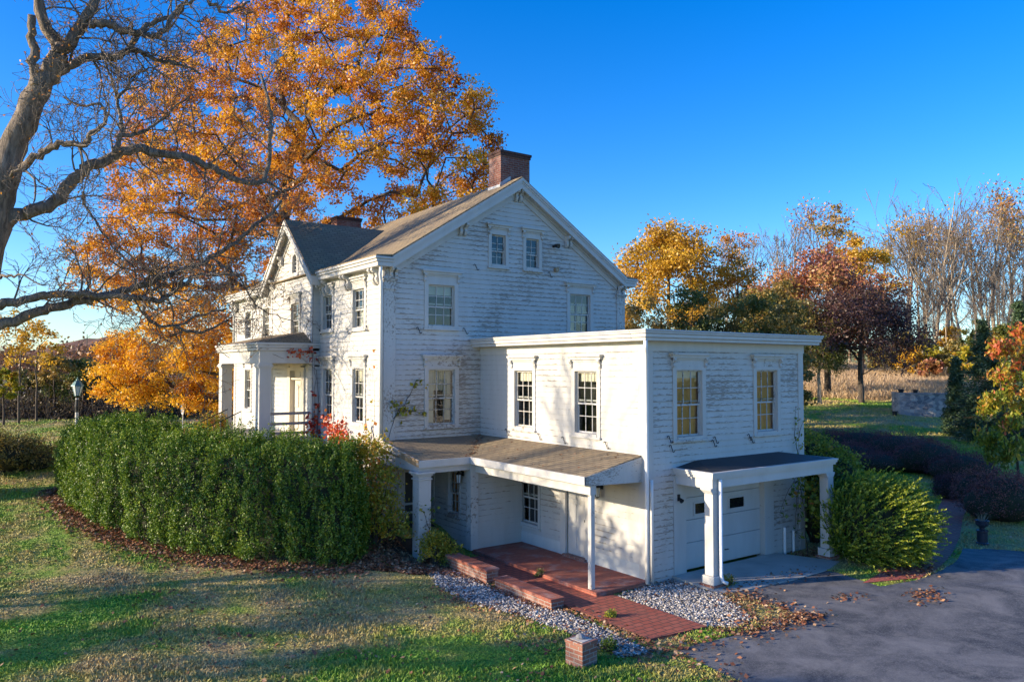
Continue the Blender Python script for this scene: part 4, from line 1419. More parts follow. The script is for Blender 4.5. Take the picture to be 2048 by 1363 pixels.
for px, d, z, r, lab in ((1802, dpt - .35, ztop + .09, .20, 'wide low black pot on the stone wall, near its left end'), (1831, dpt - .95, ztop + .09, .18, 'taller black pot on the stone wall, right of the low pot'), (1789, dpt - 1.0, None, .19, 'black pot on the grass at the foot of the stone wall')):
    p = at(px, 790, d)
    z = gz(p[0], p[1]) if z is None else z
    po = empty('flower_pot', (p[0], p[1], z), lab, 'pot', 'black pots around the stone wall')
    hh = .2 if 'low' in lab else .27
    mb = MB(); mb.lathe((0, 0, 0), [(r * .72, 0), (r * .95, hh), (r * 1.06, hh), (r * 1.06, hh + .04), (r * .9, hh + .04)], 14); mb.obj('pot_body', M['pot'], po)
    mb = MB(); mb.lathe((0, 0, hh + .01), [(r * .88, 0), (r * .4, .02)], 14); mb.obj('soil', M['soil'], po)

# ================================================================== VEGETATION
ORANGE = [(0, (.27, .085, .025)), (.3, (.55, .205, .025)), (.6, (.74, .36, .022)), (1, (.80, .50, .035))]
GOLD = [(0, (.26, .15, .02)), (.4, (.56, .31, .025)), (.75, (.70, .42, .03)), (1, (.55, .45, .05))]
L_maple = leaf_mat('maple_leaf', ORANGE, .48)
L_gold = leaf_mat('golden_leaf', GOLD, .4)
L_bronze = leaf_mat('bronze_leaf', [(0, (.20, .05, .04)), (.4, (.36, .13, .075)), (.75, (.46, .24, .09)), (1, (.48, .36, .10))], .3)
L_purple = leaf_mat('purple_leaf', [(0, (.06, .028, .032)), (.6, (.12, .06, .05)), (1, (.24, .16, .06))], .25)
L_dkgreen = leaf_mat('dark_green_leaf', [(0, (.05, .08, .02)), (.6, (.11, .14, .03)), (1, (.28, .22, .05))], .25)
L_olive = leaf_mat('olive_leaf', [(0, (.11, .12, .03)), (.5, (.24, .19, .045)), (1, (.44, .26, .06))], .3)
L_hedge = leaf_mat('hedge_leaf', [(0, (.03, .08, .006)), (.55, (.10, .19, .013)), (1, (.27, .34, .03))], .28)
L_yew = leaf_mat('yew_needle', [(0, (.045, .10, .010)), (.5, (.13, .21, .018)), (1, (.52, .52, .04))], .3)  # lightest stop holds the sunlight put into the yew tips
L_barb = leaf_mat('barberry_leaf', [(0, (.07, .022, .028)), (.7, (.20, .065, .065)), (1, (.32, .13, .09))], .2)
L_vine = leaf_mat('yellow_vine_leaf', [(0, (.12, .14, .02)), (.5, (.38, .36, .03)), (.8, (.58, .42, .035)), (1, (.58, .19, .035))], .35)
L_red = leaf_mat('red_creeper_leaf', [(0, (.34, .028, .02)), (.6, (.62, .085, .03)), (1, (.66, .24, .04))], .35)
L_dogw = leaf_mat('turning_leaf', [(0, (.10, .16, .02)), (.45, (.28, .32, .03)), (.75, (.56, .36, .035)), (1, (.58, .14, .05))], .42)
L_fall = leaf_mat('fallen_leaf', [(0, (.14, .055, .03)), (.5, (.30, .125, .065)), (.85, (.44, .24, .12)), (1, (.58, .42, .27))], .1)
L_conif = leaf_mat('conifer_needle', [(0, (.03, .06, .025)), (1, (.10, .16, .065))], .2)
L_tall = leaf_mat('tall_dry_grass', [(0, (.40, .27, .14)), (1, (.66, .48, .29))], .3)
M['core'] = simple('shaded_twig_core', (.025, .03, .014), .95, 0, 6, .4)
M['twigcore'] = simple('brown_twigs', (.07, .05, .04), .95, 0, 6, .4)


M['bark_twig'] = bark('grey_twig_bark', (.19, .15, .115))


def skeleton(S, trunk, tr, targets, rtip=.02, bias=.35, ex=.5, wig=.12):
    """branches that reach every target from the trunk polyline; radii from what they carry"""
    nodes = [np.array(p, float) for p in trunk]
    par = [-1] + list(range(len(trunk) - 1)); pl = [0.0]
    for i in range(1, len(trunk)): pl.append(pl[-1] * .6 + np.linalg.norm(nodes[i] - nodes[i - 1]) * .3)
    start = max(1, int(len(trunk) * .4))
    order = np.argsort(np.linalg.norm(targets - nodes[start], axis=1))
    cnt = [0] * len(nodes)
    ids = []
    for t in order:
        T = targets[t]
        arr = np.array(nodes[start:])
        d = np.linalg.norm(arr - T, axis=1)
        under = np.maximum(0, arr[:, 2] - T[2]) * .8
        k = start + int(np.argmin(d + bias * np.array(pl[start:]) + under))
        p = nodes[k]; L = np.linalg.norm(T - p)
        prev = k
        nseg = 1 if L < 1 else (2 if L < 3 else 3)
        for s in range(1, nseg + 1):
            f = s / nseg
            q = p + (T - p) * f
            if s < nseg: q = q + rng.normal(size=3) * wig * L + np.array((0, 0, .10 * L * math.sin(f * math.pi)))
            nodes.append(q); par.append(prev); pl.append(pl[prev] + L / nseg); cnt.append(0)
            prev = len(nodes) - 1
        ids.append(prev)
        while prev >= 0:
            cnt[prev] += 1; prev = par[prev]
    tot = max(cnt[0], 1)
    rad = [min(tr, max(rtip * max(c, 1) ** ex, 0)) for c in cnt]
    for i in range(len(trunk)): rad[i] = tr * (1 - .55 * i / max(1, len(trunk) - 1))
    for i in range(1, len(nodes)):
        ra = min(rad[par[i]], rad[i] * 1.35) if i >= len(trunk) else rad[par[i]]
        S.add(nodes[par[i]], nodes[i], ra, rad[i])


def crown_leaves(cl, nsub, nleaf, lsz, sig, tint_fn, S=None, twig=.012):
    """cl (n,4) clumps -> leaf centres and tints, with twigs to every tuft"""
    C, Tn = [], []
    for x, y, z, r in cl:
        q = rand_dirs(nsub) * (r * rng.uniform(.25, 1.0, size=(nsub, 1)) ** .7) * np.array((1, 1, .75)) + (x, y, z)
        if S is not None:
            for k in q: S.add(np.array((x, y, z)), k, twig, twig * .5)
        off = rng.normal(size=(nsub, nleaf, 3)) * sig * np.array((1, 1, .7))
        c = (q[:, None] + off).reshape(-1, 3)
        base = rng.normal() * .15
        t = np.repeat(rng.normal(size=nsub) * .10, nleaf) + base + rng.normal(size=nsub * nleaf) * .13
        C.append(c); Tn.append(t)
    C = np.concatenate(C); Tn = np.concatenate(Tn)
    Tn = np.clip(Tn + tint_fn(C), 0, 1)
    V, F = leaf_quads(C, lsz * rng.uniform(.65, 1.3, len(C)))
    return V, F, Tn


def clumps_in(n, center, radii, rr, hollow=.35, flat=0):
    d = rand_dirs(n)
    d[:, 2] = np.where(d[:, 2] < -.6, -d[:, 2], d[:, 2])
    s = rng.uniform(hollow, 1, size=(n, 1)) ** .6
    c = np.array(center) + d * s * np.array(radii)
    return np.concatenate([c, rng.uniform(*rr, size=(n, 1))], 1)


def leafy_tree(name, label, cat, x, y, height, rx, leafm, n=40, nsub=6, nleaf=20, lsz=.3, sig=None, trunk_h=.3, tr=.22, group=None, barkm='bark', tint=None, rz=None, lean=(0, 0), cr=None, hollow=.35, ry=None, bottom=None):
    z0 = gz(x, y)
    o = empty(name, (x, y, z0 - .05), label, cat, group)
    bottom = trunk_h * .75 if bottom is None else bottom
    rzz = height * (1 - bottom) / 2 if rz is None else rz
    cz = height - rzz
    cl = clumps_in(n, (lean[0], lean[1], cz), (rx, ry or rx, rzz), cr or (rx * .16, rx * .3), hollow)
    # narrower at the top
    f = 1.12 - .15 * np.clip((cl[:, 2] - cz) / rzz, 0, 1)
    cl[:, :2] *= f[:, None]
    S = Segs()
    th = height * trunk_h
    trunk = [np.array((lean[0] * i / 6 + rng.normal() * .012 * i, lean[1] * i / 6 + rng.normal() * .012 * i, (height * .7) * i / 6)) for i in range(7)]
    skeleton(S, trunk, tr, cl[:, :3], rtip=tr * .10, ex=.45)
    V, F, T = crown_leaves(cl, nsub, nleaf, lsz, sig or rx * .09, tint or (lambda c: .5), S, tr * .06)
    S.obj('trunk', M[barkm], o, thick=.12)
    np_mesh('crown', V, F, leafm, o, T)
    return o


def copy_tree(o):
    c = o.copy(); COL.objects.link(c)
    for ch in list(o.children):
        d = ch.copy(); COL.objects.link(d); d.parent = c
        for g in list(ch.children):
            e = g.copy(); COL.objects.link(e); e.parent = d
    return c


# ------------------------------------------------------------------ the great orange maple behind the house
mpoly = [(470, 30), (560, -10), (700, -40), (815, 10), (850, 90), (905, 150), (945, 185), (985, 250), (1000, 330), (965, 400), (930, 480), (800, 600), (640, 700), (470, 800), (440, 812), (330, 805), (212, 792), (200, 720), (225, 665), (310, 640), (200, 595), (170, 560), (172, 490), (232, 425), (222, 320), (262, 280), (285, 210), (340, 120), (415, 85)]
MD = 41.0
mb0 = at(548, 850, MD); mbase = np.array((mb0[0], mb0[1], gz(mb0[0], mb0[1])))
maple = empty('maple_tree', tuple(mbase), 'huge orange and gold maple towering behind the left of the farmhouse', 'tree')
q = []
qx = rng.uniform(140, 1010, 9000); qy = rng.uniform(-40, 815, 9000)
ok = in_poly(qx, qy, mpoly)
for x, y in zip(qx[ok], qy[ok]):
    thin = math.exp(-((x - 640) / 110) ** 2 - ((y - 270) / 80) ** 2) * .75 + math.exp(-((x - 330) / 90) ** 2 - ((y - 420) / 70) ** 2) * .35 + math.exp(-((x - 260) / 60) ** 2 - ((y - 620) / 25) ** 2) * .8
    if rng.random() < thin: continue
    dmin = 24 if y > 620 else 29
    if all((x - a) ** 2 + (y - b) ** 2 > dmin ** 2 for a, b, _ in q): q.append((x, y, 0))
cl = []
for x, y, _ in q:
    e = 1 - min(1, math.hypot((x - 560) / 440, (y - 380) / 430))
    p = at(x, y, MD + rng.uniform(-1, 1) * (1.5 + 8 * e ** .5)) - mbase
    cl.append((*p, rng.uniform(.7, 1.2)))
cl = np.array(cl)
_w = cl[:, :3] + mbase
cl = cl[~((_w[:, 0] > -5.5) & (_w[:, 0] < 8) & (_w[:, 1] < 24) & (_w[:, 2] < np.clip(13.6 - .6 * np.abs(_w[:, 0] - 1.4), 9.5, 14)))]
S = Segs()
trunk = [np.array((0, 0, -.3)), np.array((.1, 0, 1.2)), np.array((0, .1, 3)), np.array((.2, 0, 5)), np.array((.1, .2, 7.5)), np.array((.4, .1, 11)), np.array((.7, 0, 15))]
skeleton(S, trunk, .62, cl[:, :3], rtip=.032, ex=.46, bias=.3)
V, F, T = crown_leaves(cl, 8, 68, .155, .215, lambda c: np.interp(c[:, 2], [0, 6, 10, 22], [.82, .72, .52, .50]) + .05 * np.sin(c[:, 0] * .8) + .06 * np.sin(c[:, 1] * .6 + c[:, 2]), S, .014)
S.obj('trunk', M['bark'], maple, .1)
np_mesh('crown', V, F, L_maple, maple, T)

# ------------------------------------------------------------------ the bare old tree on the left
TD = 24.0
tb = at(-75, 950, TD); tbase = np.array((tb[0], tb[1], gz(tb[0], tb[1])))
old = empty('bare_tree', tuple(tbase), 'massive bare tree with gnarled limbs reaching across the left of the house', 'tree')
S = Segs(); tips = []
tz = lambda pts, d0, d1, oy=0: [at(x * .3522, oy + y * .3522, d0 + (d1 - d0) * i / max(1, len(pts) - 1)) - tbase for i, (x, y) in enumerate(pts)]
limbs = [   # (points, r0, r1, growth)
    ([np.array((0, 0, -.4)), np.array((0, 0, .8))] + tz([(-150, 1900), (-90, 1500), (-20, 1200), (30, 1000), (70, 830), (150, 640), (250, 460), (300, 370), (335, 300)], TD, TD), .56, .27, 0),
    (tz([(335, 300), (290, 200), (240, 100), (215, 0), (190, -120), (120, -300), (60, -520)], TD, TD - .5), .21, .08, 1),
    (tz([(335, 300), (400, 230), (470, 130), (540, 0), (600, -140), (640, -320), (720, -560)], TD, TD + .6), .22, .08, 1),
    (tz([(205, 490), (195, 380), (185, 280), (178, 180), (180, 85)], TD - .3, TD - .6), .16, .11, 0),
    (tz([(285, 430), (350, 400), (400, 365), (450, 340), (560, 322), (680, 318), (730, 270), (780, 200), (840, 150), (930, 110), (1000, 60), (1070, -20), (1150, -120)], TD, TD + 1.5), .15, .05, 1),
    (tz([(725, 278), (790, 290), (850, 318), (920, 345), (990, 355), (1070, 385), (1140, 420)], TD + .8, TD + 1.4), .085, .03, 1),
    (tz([(505, 135), (570, 138), (640, 145), (720, 175), (790, 185), (850, 205), (900, 190), (945, 165), (975, 95), (1030, 50), (1085, 10), (1180, -60)], TD, TD + 1), .14, .05, 1),
    (tz([(1180, 0), (1240, 50), (1290, 70), (1360, 45), (1420, 10)], TD + 1, TD + 1.2), .06, .03, 1),
    (tz([(-60, 1340), (0, 1300), (60, 1235), (120, 1215), (200, 1195), (300, 1150), (380, 1065), (440, 1010), (500, 960), (560, 925), (620, 900), (700, 868), (780, 848), (840, 855), (900, 868), (980, 885), (1050, 890), (1130, 920), (1200, 950), (1270, 985), (1340, 1010), (1440, 1035), (1495, 1030), (1520, 960), (1530, 860), (1535, 700), (1525, 560), (1480, 420)], TD, TD + 3), .225, .05, 1),
    (tz([(655, 870), (670, 800), (690, 740), (680, 690), (670, 600), (665, 550), (640, 480), (600, 350), (560, 240)], TD + .9, TD + 1.4), .085, .025, 1),
    (tz([(690, 770), (760, 760), (830, 735), (900, 690), (980, 630), (1080, 545)], TD + 1, TD + 2), .07, .025, 1),
    (tz([(670, 560), (720, 500), (760, 420), (850, 390), (900, 360)], TD + 1.1, TD + 1.4), .055, .02, 1),
    (tz([(120, 960), (200, 900), (270, 850), (340, 820), (420, 805), (490, 815), (520, 750), (590, 690), (600, 640), (540, 590), (450, 600), (360, 550)], TD - .3, TD - 1), .13, .02, 1),
    (tz([(1500, 1030), (1580, 1070), (1640, 1075), (1720, 1040), (1770, 980)], TD + 3, TD + 3.4), .05, .02, 1),
    # the two low limbs
    (tz([(-150, 850), (0, 770), (90, 740), (200, 700), (290, 672), (380, 650), (460, 628), (530, 610), (600, 592), (680, 578), (760, 552), (830, 530), (900, 502), (960, 480), (1080, 440), (1170, 400), (1260, 340), (1340, 290), (1440, 210), (1540, 130), (1600, 60)], TD, TD + 2.2, 380), .175, .05, 1),
    (tz([(-150, 700), (0, 655), (70, 640), (150, 622), (230, 600), (300, 592), (450, 590), (560, 600), (700, 610), (780, 618), (850, 622), (910, 625), (950, 600), (990, 570), (1080, 510), (1140, 490), (1200, 480), (1280, 478), (1360, 488)], TD - .2, TD + 1.5, 380), .15, .04, 1),
    (tz([(820, 650), (835, 720), (880, 760), (960, 770), (1090, 730), (1200, 690), (1290, 670)], TD + .5, TD + 1.8, 380), .06, .03, 1),
    (tz([(1000, 770), (1060, 800), (1150, 812), (1230, 770), (1300, 740)], TD + 1, TD + 1.8, 380), .055, .03, 1),
    (tz([(1230, 400), (1330, 470), (1400, 560), (1460, 660), (1560, 710), (1690, 760)], TD + 1.6, TD + 2.8, 380), .04, .01, 1),
    (tz([(0, 500), (60, 480), (150, 500), (260, 540)], TD - .6, TD - 1, 380), .05, .015, 1),
    (tz([(470, 10), (500, 120), (570, 210), (640, 330), (760, 430)], TD + .6, TD + 1.2, 380), .05, .012, 1),
    (tz([(60, 1000), (130, 960), (200, 1060), (190, 1150)], TD - .4, TD - .9), .05, .02, 1),
]
LB = MB()
for pts, r0, r1, gr in limbs:
    # smooth the traced path
    P = np.array(pts); fine = []
    for i in range(len(P) - 1):
        a, b, c, d = P[max(i - 1, 0)], P[i], P[i + 1], P[min(i + 2, len(P) - 1)]
        for t in (0, .33, .66):
            fine.append(.5 * ((2 * b) + (-a + c) * t + (2 * a - 5 * b + 4 * c - d) * t * t + (-a + 3 * b - 3 * c + d) * t ** 3))
    fine.append(P[-1])
    n = len(fine) - 1; rr_ = []
    for i in range(1, n): fine[i] = fine[i] + rng.normal(size=3) * .035
    for i in range(n):
        ra, rb = r0 + (r1 - r0) * i / n, r0 + (r1 - r0) * (i + 1) / n
        if i < 3 and r0 > .5: ra *= 1.35 - .1 * i
        rr_.append(ra * rng.uniform(.94, 1.07))
    rr_.append(r1); LB.tube(fine, rr_, 10 if r0 > .2 else 7)
    if gr:
        L = sum(np.linalg.norm(fine[i + 1] - fine[i]) for i in range(n))
        k = int(L * 2.3) + 2
        for _ in range(k):
            i = int(rng.integers(max(1, n // 8), n))
            d = fine[i + 1] - fine[i]; d /= np.linalg.norm(d)
            sd_ = rng.normal(size=3); sd_ -= d * (sd_ @ d); sd_ /= np.linalg.norm(sd_)
            dd = d * .5 + sd_ * .8 + np.array((0, 0, .12)); dd /= np.linalg.norm(dd)
            rr = (r0 + (r1 - r0) * i / n)
            grow(S, tips, fine[i], dd, rng.uniform(.9, 2.6), min(.034, rr * .4), 0, 2, up=.03, wob=.26, kids=(4, 7), ratio=.58, ang=(25, 65), step=6, rmin=.0065)
LB.obj('trunk', M['bark_big'], old, smooth=True)
S.obj('crown', M['bark_big'], old, .02)
# a few last leaves
tp = np.array(tips); tp = tp[rng.random(len(tp)) < .16]
V, F = leaf_quads(tp, .09 * rng.uniform(.6, 1.3, len(tp)))
np_mesh('foliage', V, F, L_maple, old, rng.uniform(.1, .5, len(tp)))
print('old tree segs', len(S.a), 'maple leaves', len(T))


# ------------------------------------------------------------------ forest trees
def forest_proto(h, label, leaves=None, lt=.5, tr=.26, fork=.45, n=13, spread=.8):
    o = empty('forest_tree', (0, 0, -50), label, 'tree', 'trees of the wood beyond the garden')
    S = Segs(); tips = []
    p = np.zeros(3); d = np.array((rng.normal() * .04, rng.normal() * .04, 1.0))
    pts = [p]
    for i in range(9):
        d = d + np.array((*rng.normal(size=2) * .06, .12)); d /= np.linalg.norm(d); p = p + d * h * .86 / 9; pts.append(p)
    S.path(pts, tr, .04)
    for i in range(n):
        t = rng.uniform(fork, .98); k = min(8, int(t * 9)); q = pts[k] + (pts[k + 1] - pts[k]) * (t * 9 - k)
        a = rng.uniform(0, 6.28); e = rng.uniform(.5, 1.1) * spread
        dd = np.array((math.cos(a) * e, math.sin(a) * e, 1.0)); dd /= np.linalg.norm(dd)
        grow(S, tips, q, dd, h * (1.02 - t) * .62 * rng.uniform(.7, 1.2), tr * (1.05 - t) * .5, 0, 2, up=.10, wob=.13, kids=(2, 4), ratio=.55, ang=(20, 50), step=5, rmin=.022)
    A, B2 = Segs(), Segs()
    for i in range(len(S.a)): (A if S.r0[i] > .05 else B2).add(S.a[i], S.b[i], S.r0[i], S.r1[i])
    A.obj('trunk', M['bark_pale'], o, .12)
    B2.obj('crown', M['bark_twig'], o, .05)
    if leaves:
        tp = np.array(tips); idx_ = rng.integers(0, len(tp), leaves[1])
        V, F = leaf_quads(tp[idx_] + rng.normal(size=(len(idx_), 3)) * .5, .32 * rng.uniform(.6, 1.3, len(idx_)))
        np_mesh('foliage', V, F, leaves[0], o, np.clip(rng.normal(lt, .22, len(idx_)), 0, 1))
    return o


protos = [forest_proto(24, 'tall bare tree in the wood behind the meadow', n=20),
          forest_proto(22, 'tall bare tree in the wood behind the meadow', n=14, fork=.5),
          forest_proto(25, 'tall bare tree in the wood behind the meadow', n=26, fork=.3, spread=1.3),
          forest_proto(23, 'tall thin tree with a few last brown leaves in the wood', (L_bronze, 800), .75),
          forest_proto(21, 'tall tree with sparse golden leaves in the wood', (L_gold, 900), .5),
          forest_proto(16, 'slender young bare tree at the edge of the wood', n=12, tr=.10, fork=.25)]
used = [False] * len(protos)
def put(k, px, depth, top=None, sc=None, label=None):
    p = at(px, 735, depth); x, y = p[0], p[1]; z = gz(x, y)
    o = protos[k] if not used[k] else copy_tree(protos[k])
    used[k] = True
    o.location = (x, y, z - .2)
    s = sc if sc else 1.1 * (at(px, top, depth)[2] - z) / (24, 22, 25, 23, 21, 16)[k]
    o.scale = (s, s, s); o.rotation_euler = (0, 0, rng.uniform(0, 6.28))
    if label: o['label'] = label
    return o
put(2, 1868, 94, 360, label='tallest spreading bare tree of the wood, above the purple maple')
put(3, 1992, 98, 372)
put(3, 2030, 104, 400)
put(0, 1548, 118, 445); put(1, 1600, 120, 430); put(0, 1500, 116, 470); put(1, 1450, 122, 490); put(3, 1480, 112, 465)
put(3, 1668, 100, 398, label='tall pale bronze tree rising alone above the bronze maple')
for px, d, tp_ in ((1700, 112, 470), (1740, 108, 455), (1770, 115, 450), (1795, 100, 455), (1825, 108, 420), (1845, 118, 400), (1895, 106, 400), (1915, 120, 440), (1935, 100, 430), (1955, 110, 395), (1975, 118, 410), (2010, 110, 385), (2045, 115, 420), (2060, 100, 380), (2090, 112, 400), (2120, 104, 420), (2150, 110, 400), (2200, 108, 400), (1640, 124, 480), (1565, 126, 470)):
    put(int(rng.choice([0, 1, 2, 0, 3, 4])), px, d, tp_ + rng.uniform(-10, 30))
for i in range(9):
    put(int(rng.choice([0, 1, 2, 3, 4])), rng.uniform(1790, 2130), rng.uniform(98, 125), rng.uniform(400, 520))
for i in range(34):
    px = rng.uniform(1780, 2100)
    put(5, px, rng.uniform(84, 104), rng.uniform(500, 620))
for i in range(10):
    put(5, rng.uniform(1440, 1700), rng.uniform(90, 110), rng.uniform(520, 600))

def tree_at(px, depth, top, width, mat, label, name='autumn_tree', cat='tree', base_px=None, **k):
    p = at(px, 735, depth)
    z = gz(p[0], p[1]); h = at(px, top, depth)[2] - z
    return leafy_tree(name, label, cat, p[0], p[1], h, width * depth / F_PX / 2, mat, **k)

tree_at(1338, 95, 440, 215, L_gold, 'round golden yellow tree just right of the farmhouse gable', n=95, nsub=9, nleaf=26, lsz=.36, tr=.35, trunk_h=.2, hollow=.2, bottom=.05, tint=lambda c: .45, cr=(.9, 1.6))
tree_at(1470, 98, 520, 120, L_gold, 'smaller orange-yellow tree between the golden tree and bare trees', n=34, nsub=7, nleaf=18, lsz=.32, tr=.22, tint=lambda c: .45)
tree_at(1478, 100, 462, 110, L_maple, 'thin orange tree showing bare branches behind the garage roof', n=24, nsub=6, nleaf=12, lsz=.3, tr=.22, tint=lambda c: .35)
tree_at(1725, 86, 462, 120, L_gold, 'bright yellow tree glowing between the bronze maple and the bare wood', n=36, nsub=7, nleaf=20, lsz=.3, tr=.2, bottom=.3, tint=lambda c: .6)
tree_at(1672, 92, 400, 105, L_olive, 'tall thin tree with tan leaves above the bronze maple', n=26, nsub=6, nleaf=11, lsz=.3, tr=.2, bottom=.35, tint=lambda c: .8)
tree_at(1655, 66, 488, 265, L_bronze, 'broad bronze-red maple crown behind the purple maple', n=110, nsub=9, nleaf=24, lsz=.27, tr=.3, hollow=.2, bottom=.02, tint=lambda c: .5, cr=(.6, 1.2))
tree_at(1550, 64, 560, 150, L_olive, 'olive and orange turning tree above the garage roof corner', n=40, nsub=8, nleaf=22, lsz=.26, tr=.2, bottom=.02, tint=lambda c: .5)
pm = gp(1711, 805)
pd = float((pm - CAM)[:2] @ FH)
tree_at(1722, pd, 570, 250, L_purple, 'dark purple-leaved maple on the lawn with a short visible trunk', name='purple_maple', n=120, nsub=9, nleaf=26, lsz=.17, tr=.24, trunk_h=.2, hollow=.2, cr=(.5, 1.0), tint=lambda c: .42, bottom=.13)
pm2 = gp(1641, 806); pd2 = float((pm2 - CAM)[:2] @ FH)
tree_at(1638, pd2, 655, 100, L_dkgreen, 'small dark green tree with pale trunk beside the purple maple', name='lawn_tree', n=40, nsub=8, nleaf=24, lsz=.15, tr=.17, trunk_h=.28, barkm='bark_pale', cr=(.4, .8), tint=lambda c: .5)
pm3 = gp(1607, 808); pd3 = float((pm3 - CAM)[:2] @ FH)
tree_at(1600, pd3, 600, 130, L_olive, 'brown-green tree half hidden behind the garage wing corner', name='lawn_tree', n=44, nsub=8, nleaf=24, lsz=.16, tr=.2, trunk_h=.25, cr=(.5, .9), tint=lambda c: .3)
for px, d, tp_, w, mt, lab, tn in ((1290, 52, 590, 120, L_olive, 'tan and orange shrub against the right edge of the gable', .7), (1385, 50, 560, 130, L_dkgreen, 'dark green shrub rising over the flat roof, left of the mixed shrubs', .55), (1450, 53, 590, 110, L_olive, 'brownish green shrub over the middle of the flat roof', .4), (1520, 50, 575, 130, L_dkgreen, 'dark green shrub with yellow patches over the flat roof', .75), (1575, 47, 600, 90, L_olive, 'tan-leaved shrub above the right end of the flat roof', .55)):
    tree_at(px, d, tp_, w, mt, lab, name='tall_shrub', cat='shrub', n=44, nsub=9, nleaf=24, lsz=.16, tr=.12, trunk_h=.05, hollow=.25, bottom=0.0, cr=(.4, .8), tint=(lambda t: (lambda c: t - .05))(tn), group='tall shrubs behind the garage wing')
# understory of the wood
for i, (px, d, tp_, w, mt) in enumerate(((1830, 84, 690, 60, L_gold), (1858, 82, 715, 45, L_bronze), (1880, 86, 690, 60, L_vine), (1910, 84, 680, 60, L_olive), (1935, 80, 690, 50, L_vine), (1805, 88, 660, 70, L_olive), (1950, 86, 640, 60, L_dkgreen), (1985, 84, 650, 70, L_olive), (2030, 82, 640, 80, L_dkgreen), (1845, 92, 670, 70, L_vine), (1770, 90, 690, 60, L_olive), (1900, 94, 655, 60, L_gold))):
    lab = ['golden bush at the foot of the wood', 'low rust-red bush at the meadow edge', 'yellow-green bush in the middle of the wood edge', 'olive bush behind the meadow', 'bright yellow-green bush left of the dark conifer', 'olive bush behind the purple maple', 'dark green bush above the conifer', 'olive bush above the turning shrub', 'dark green bush at the right end of the wood', 'yellow-green thicket between the bare trunks', 'olive bush behind the purple maple crown', 'gold thicket deep among the bare trunks'][i]
    tree_at(px, d, tp_, w, mt, lab, name='wood_edge_bush', cat='bush', n=26, nsub=7, nleaf=18, lsz=.28, tr=.08, trunk_h=.05, bottom=0, hollow=.2, tint=lambda c: .55, group='bushes along the edge of the wood')


def conifer(px, depth, top, width, label, rz=0):
    p = at(px, 735, depth); z = gz(p[0], p[1]); h = at(px, top, depth)[2] - z
    o = empty('conifer', (p[0], p[1], z), label, 'tree')
    S = Segs(); S.path([np.array((0, 0, -.1)), np.array((0, 0, h * .5)), np.array((0, 0, h))], .14, .02)
    C, A = [], []
    w = width * depth / F_PX / 2
    for i in range(330):
        t = rng.random() ** 1.2; zz = h * (.03 + .95 * t); L = w * (1 - t) ** .8 * rng.uniform(.7, 1.15)
        a = rng.uniform(0, 6.28); d = np.array((math.cos(a), math.sin(a), .1))
        e = np.array((0, 0, zz)) + d * L + np.array((0, 0, -.12 * L))
        S.add(np.array((0, 0, zz)), e, .02, .006)
        k = 34
        f = rng.uniform(.25, 1, k)
        C.append(np.array((0, 0, zz)) + f[:, None] * (e - np.array((0, 0, zz))) + rng.normal(size=(k, 3)) * .10)
        A.append(np.repeat(d[None], k, 0))
    C, A = np.concatenate(C), np.concatenate(A)
    V, F = leaf_quads(C, .24 * rng.uniform(.6, 1.2, len(C)), aspect=.3, axis=A)
    S.obj('trunk', M['bark'], o); np_mesh('crown', V, F, L_conif, o, np.clip(rng.normal(.45, .25, len(C)), 0, 1))
conifer(1968, 44, 640, 150, 'dark green conifer standing just right of the stone wall')
conifer(2040, 40, 600, 110, 'blue-green conifer at the right edge, behind the turning shrub')
conifer(1912, 47, 715, 60, 'small dark conifer bushing over the end of the stone wall')

# left background
for px, d, tp_, w, mt, n_, nl, lab in ((40, 50, 615, 110, L_gold, 22, 8, 'thin half-bare yellow tree, leftmost beyond the lawn'), (75, 52, 625, 90, L_gold, 20, 8, 'thin dark-stemmed yellow tree left of the lamp post'), (10, 47, 740, 60, L_vine, 18, 18, 'small yellow-green tree at the left edge beyond the lawn'), (110, 56, 700, 80, L_olive, 26, 16, 'olive bushy tree among the hedgerow left of the lamp post')):
    tree_at(px, d, tp_, w, mt, lab, name='hedgerow_tree', n=n_, nsub=6, nleaf=nl, lsz=.2, tr=.08, trunk_h=.45, tint=lambda c: .55, group='trees in the hedgerow on the left')
for px, d, tp_, w, mt, lab in ((168, 58, 715, 110, L_dkgreen, 'dark green cedar-like tree right behind the lamp post'), (205, 62, 735, 70, L_dkgreen, 'dark tree touching the gold maple branches on the left'), (130, 60, 745, 80, L_olive, 'grey-green tree between the lamp post and olive tree'), (55, 60, 740, 90, L_olive, 'brownish bushy tree behind the thin yellow trees'), (300, 64, 745, 110, L_bronze, 'rust-brown tree behind the low maple foliage'), (400, 66, 750, 110, L_olive, 'olive tree behind the porch end')):
    tree_at(px, d, tp_, w, mt, lab, name='hedgerow_tree', n=32, nsub=7, nleaf=20, lsz=.2, tr=.15, trunk_h=.2, bottom=0, tint=lambda c: .35, group='trees in the hedgerow on the left')
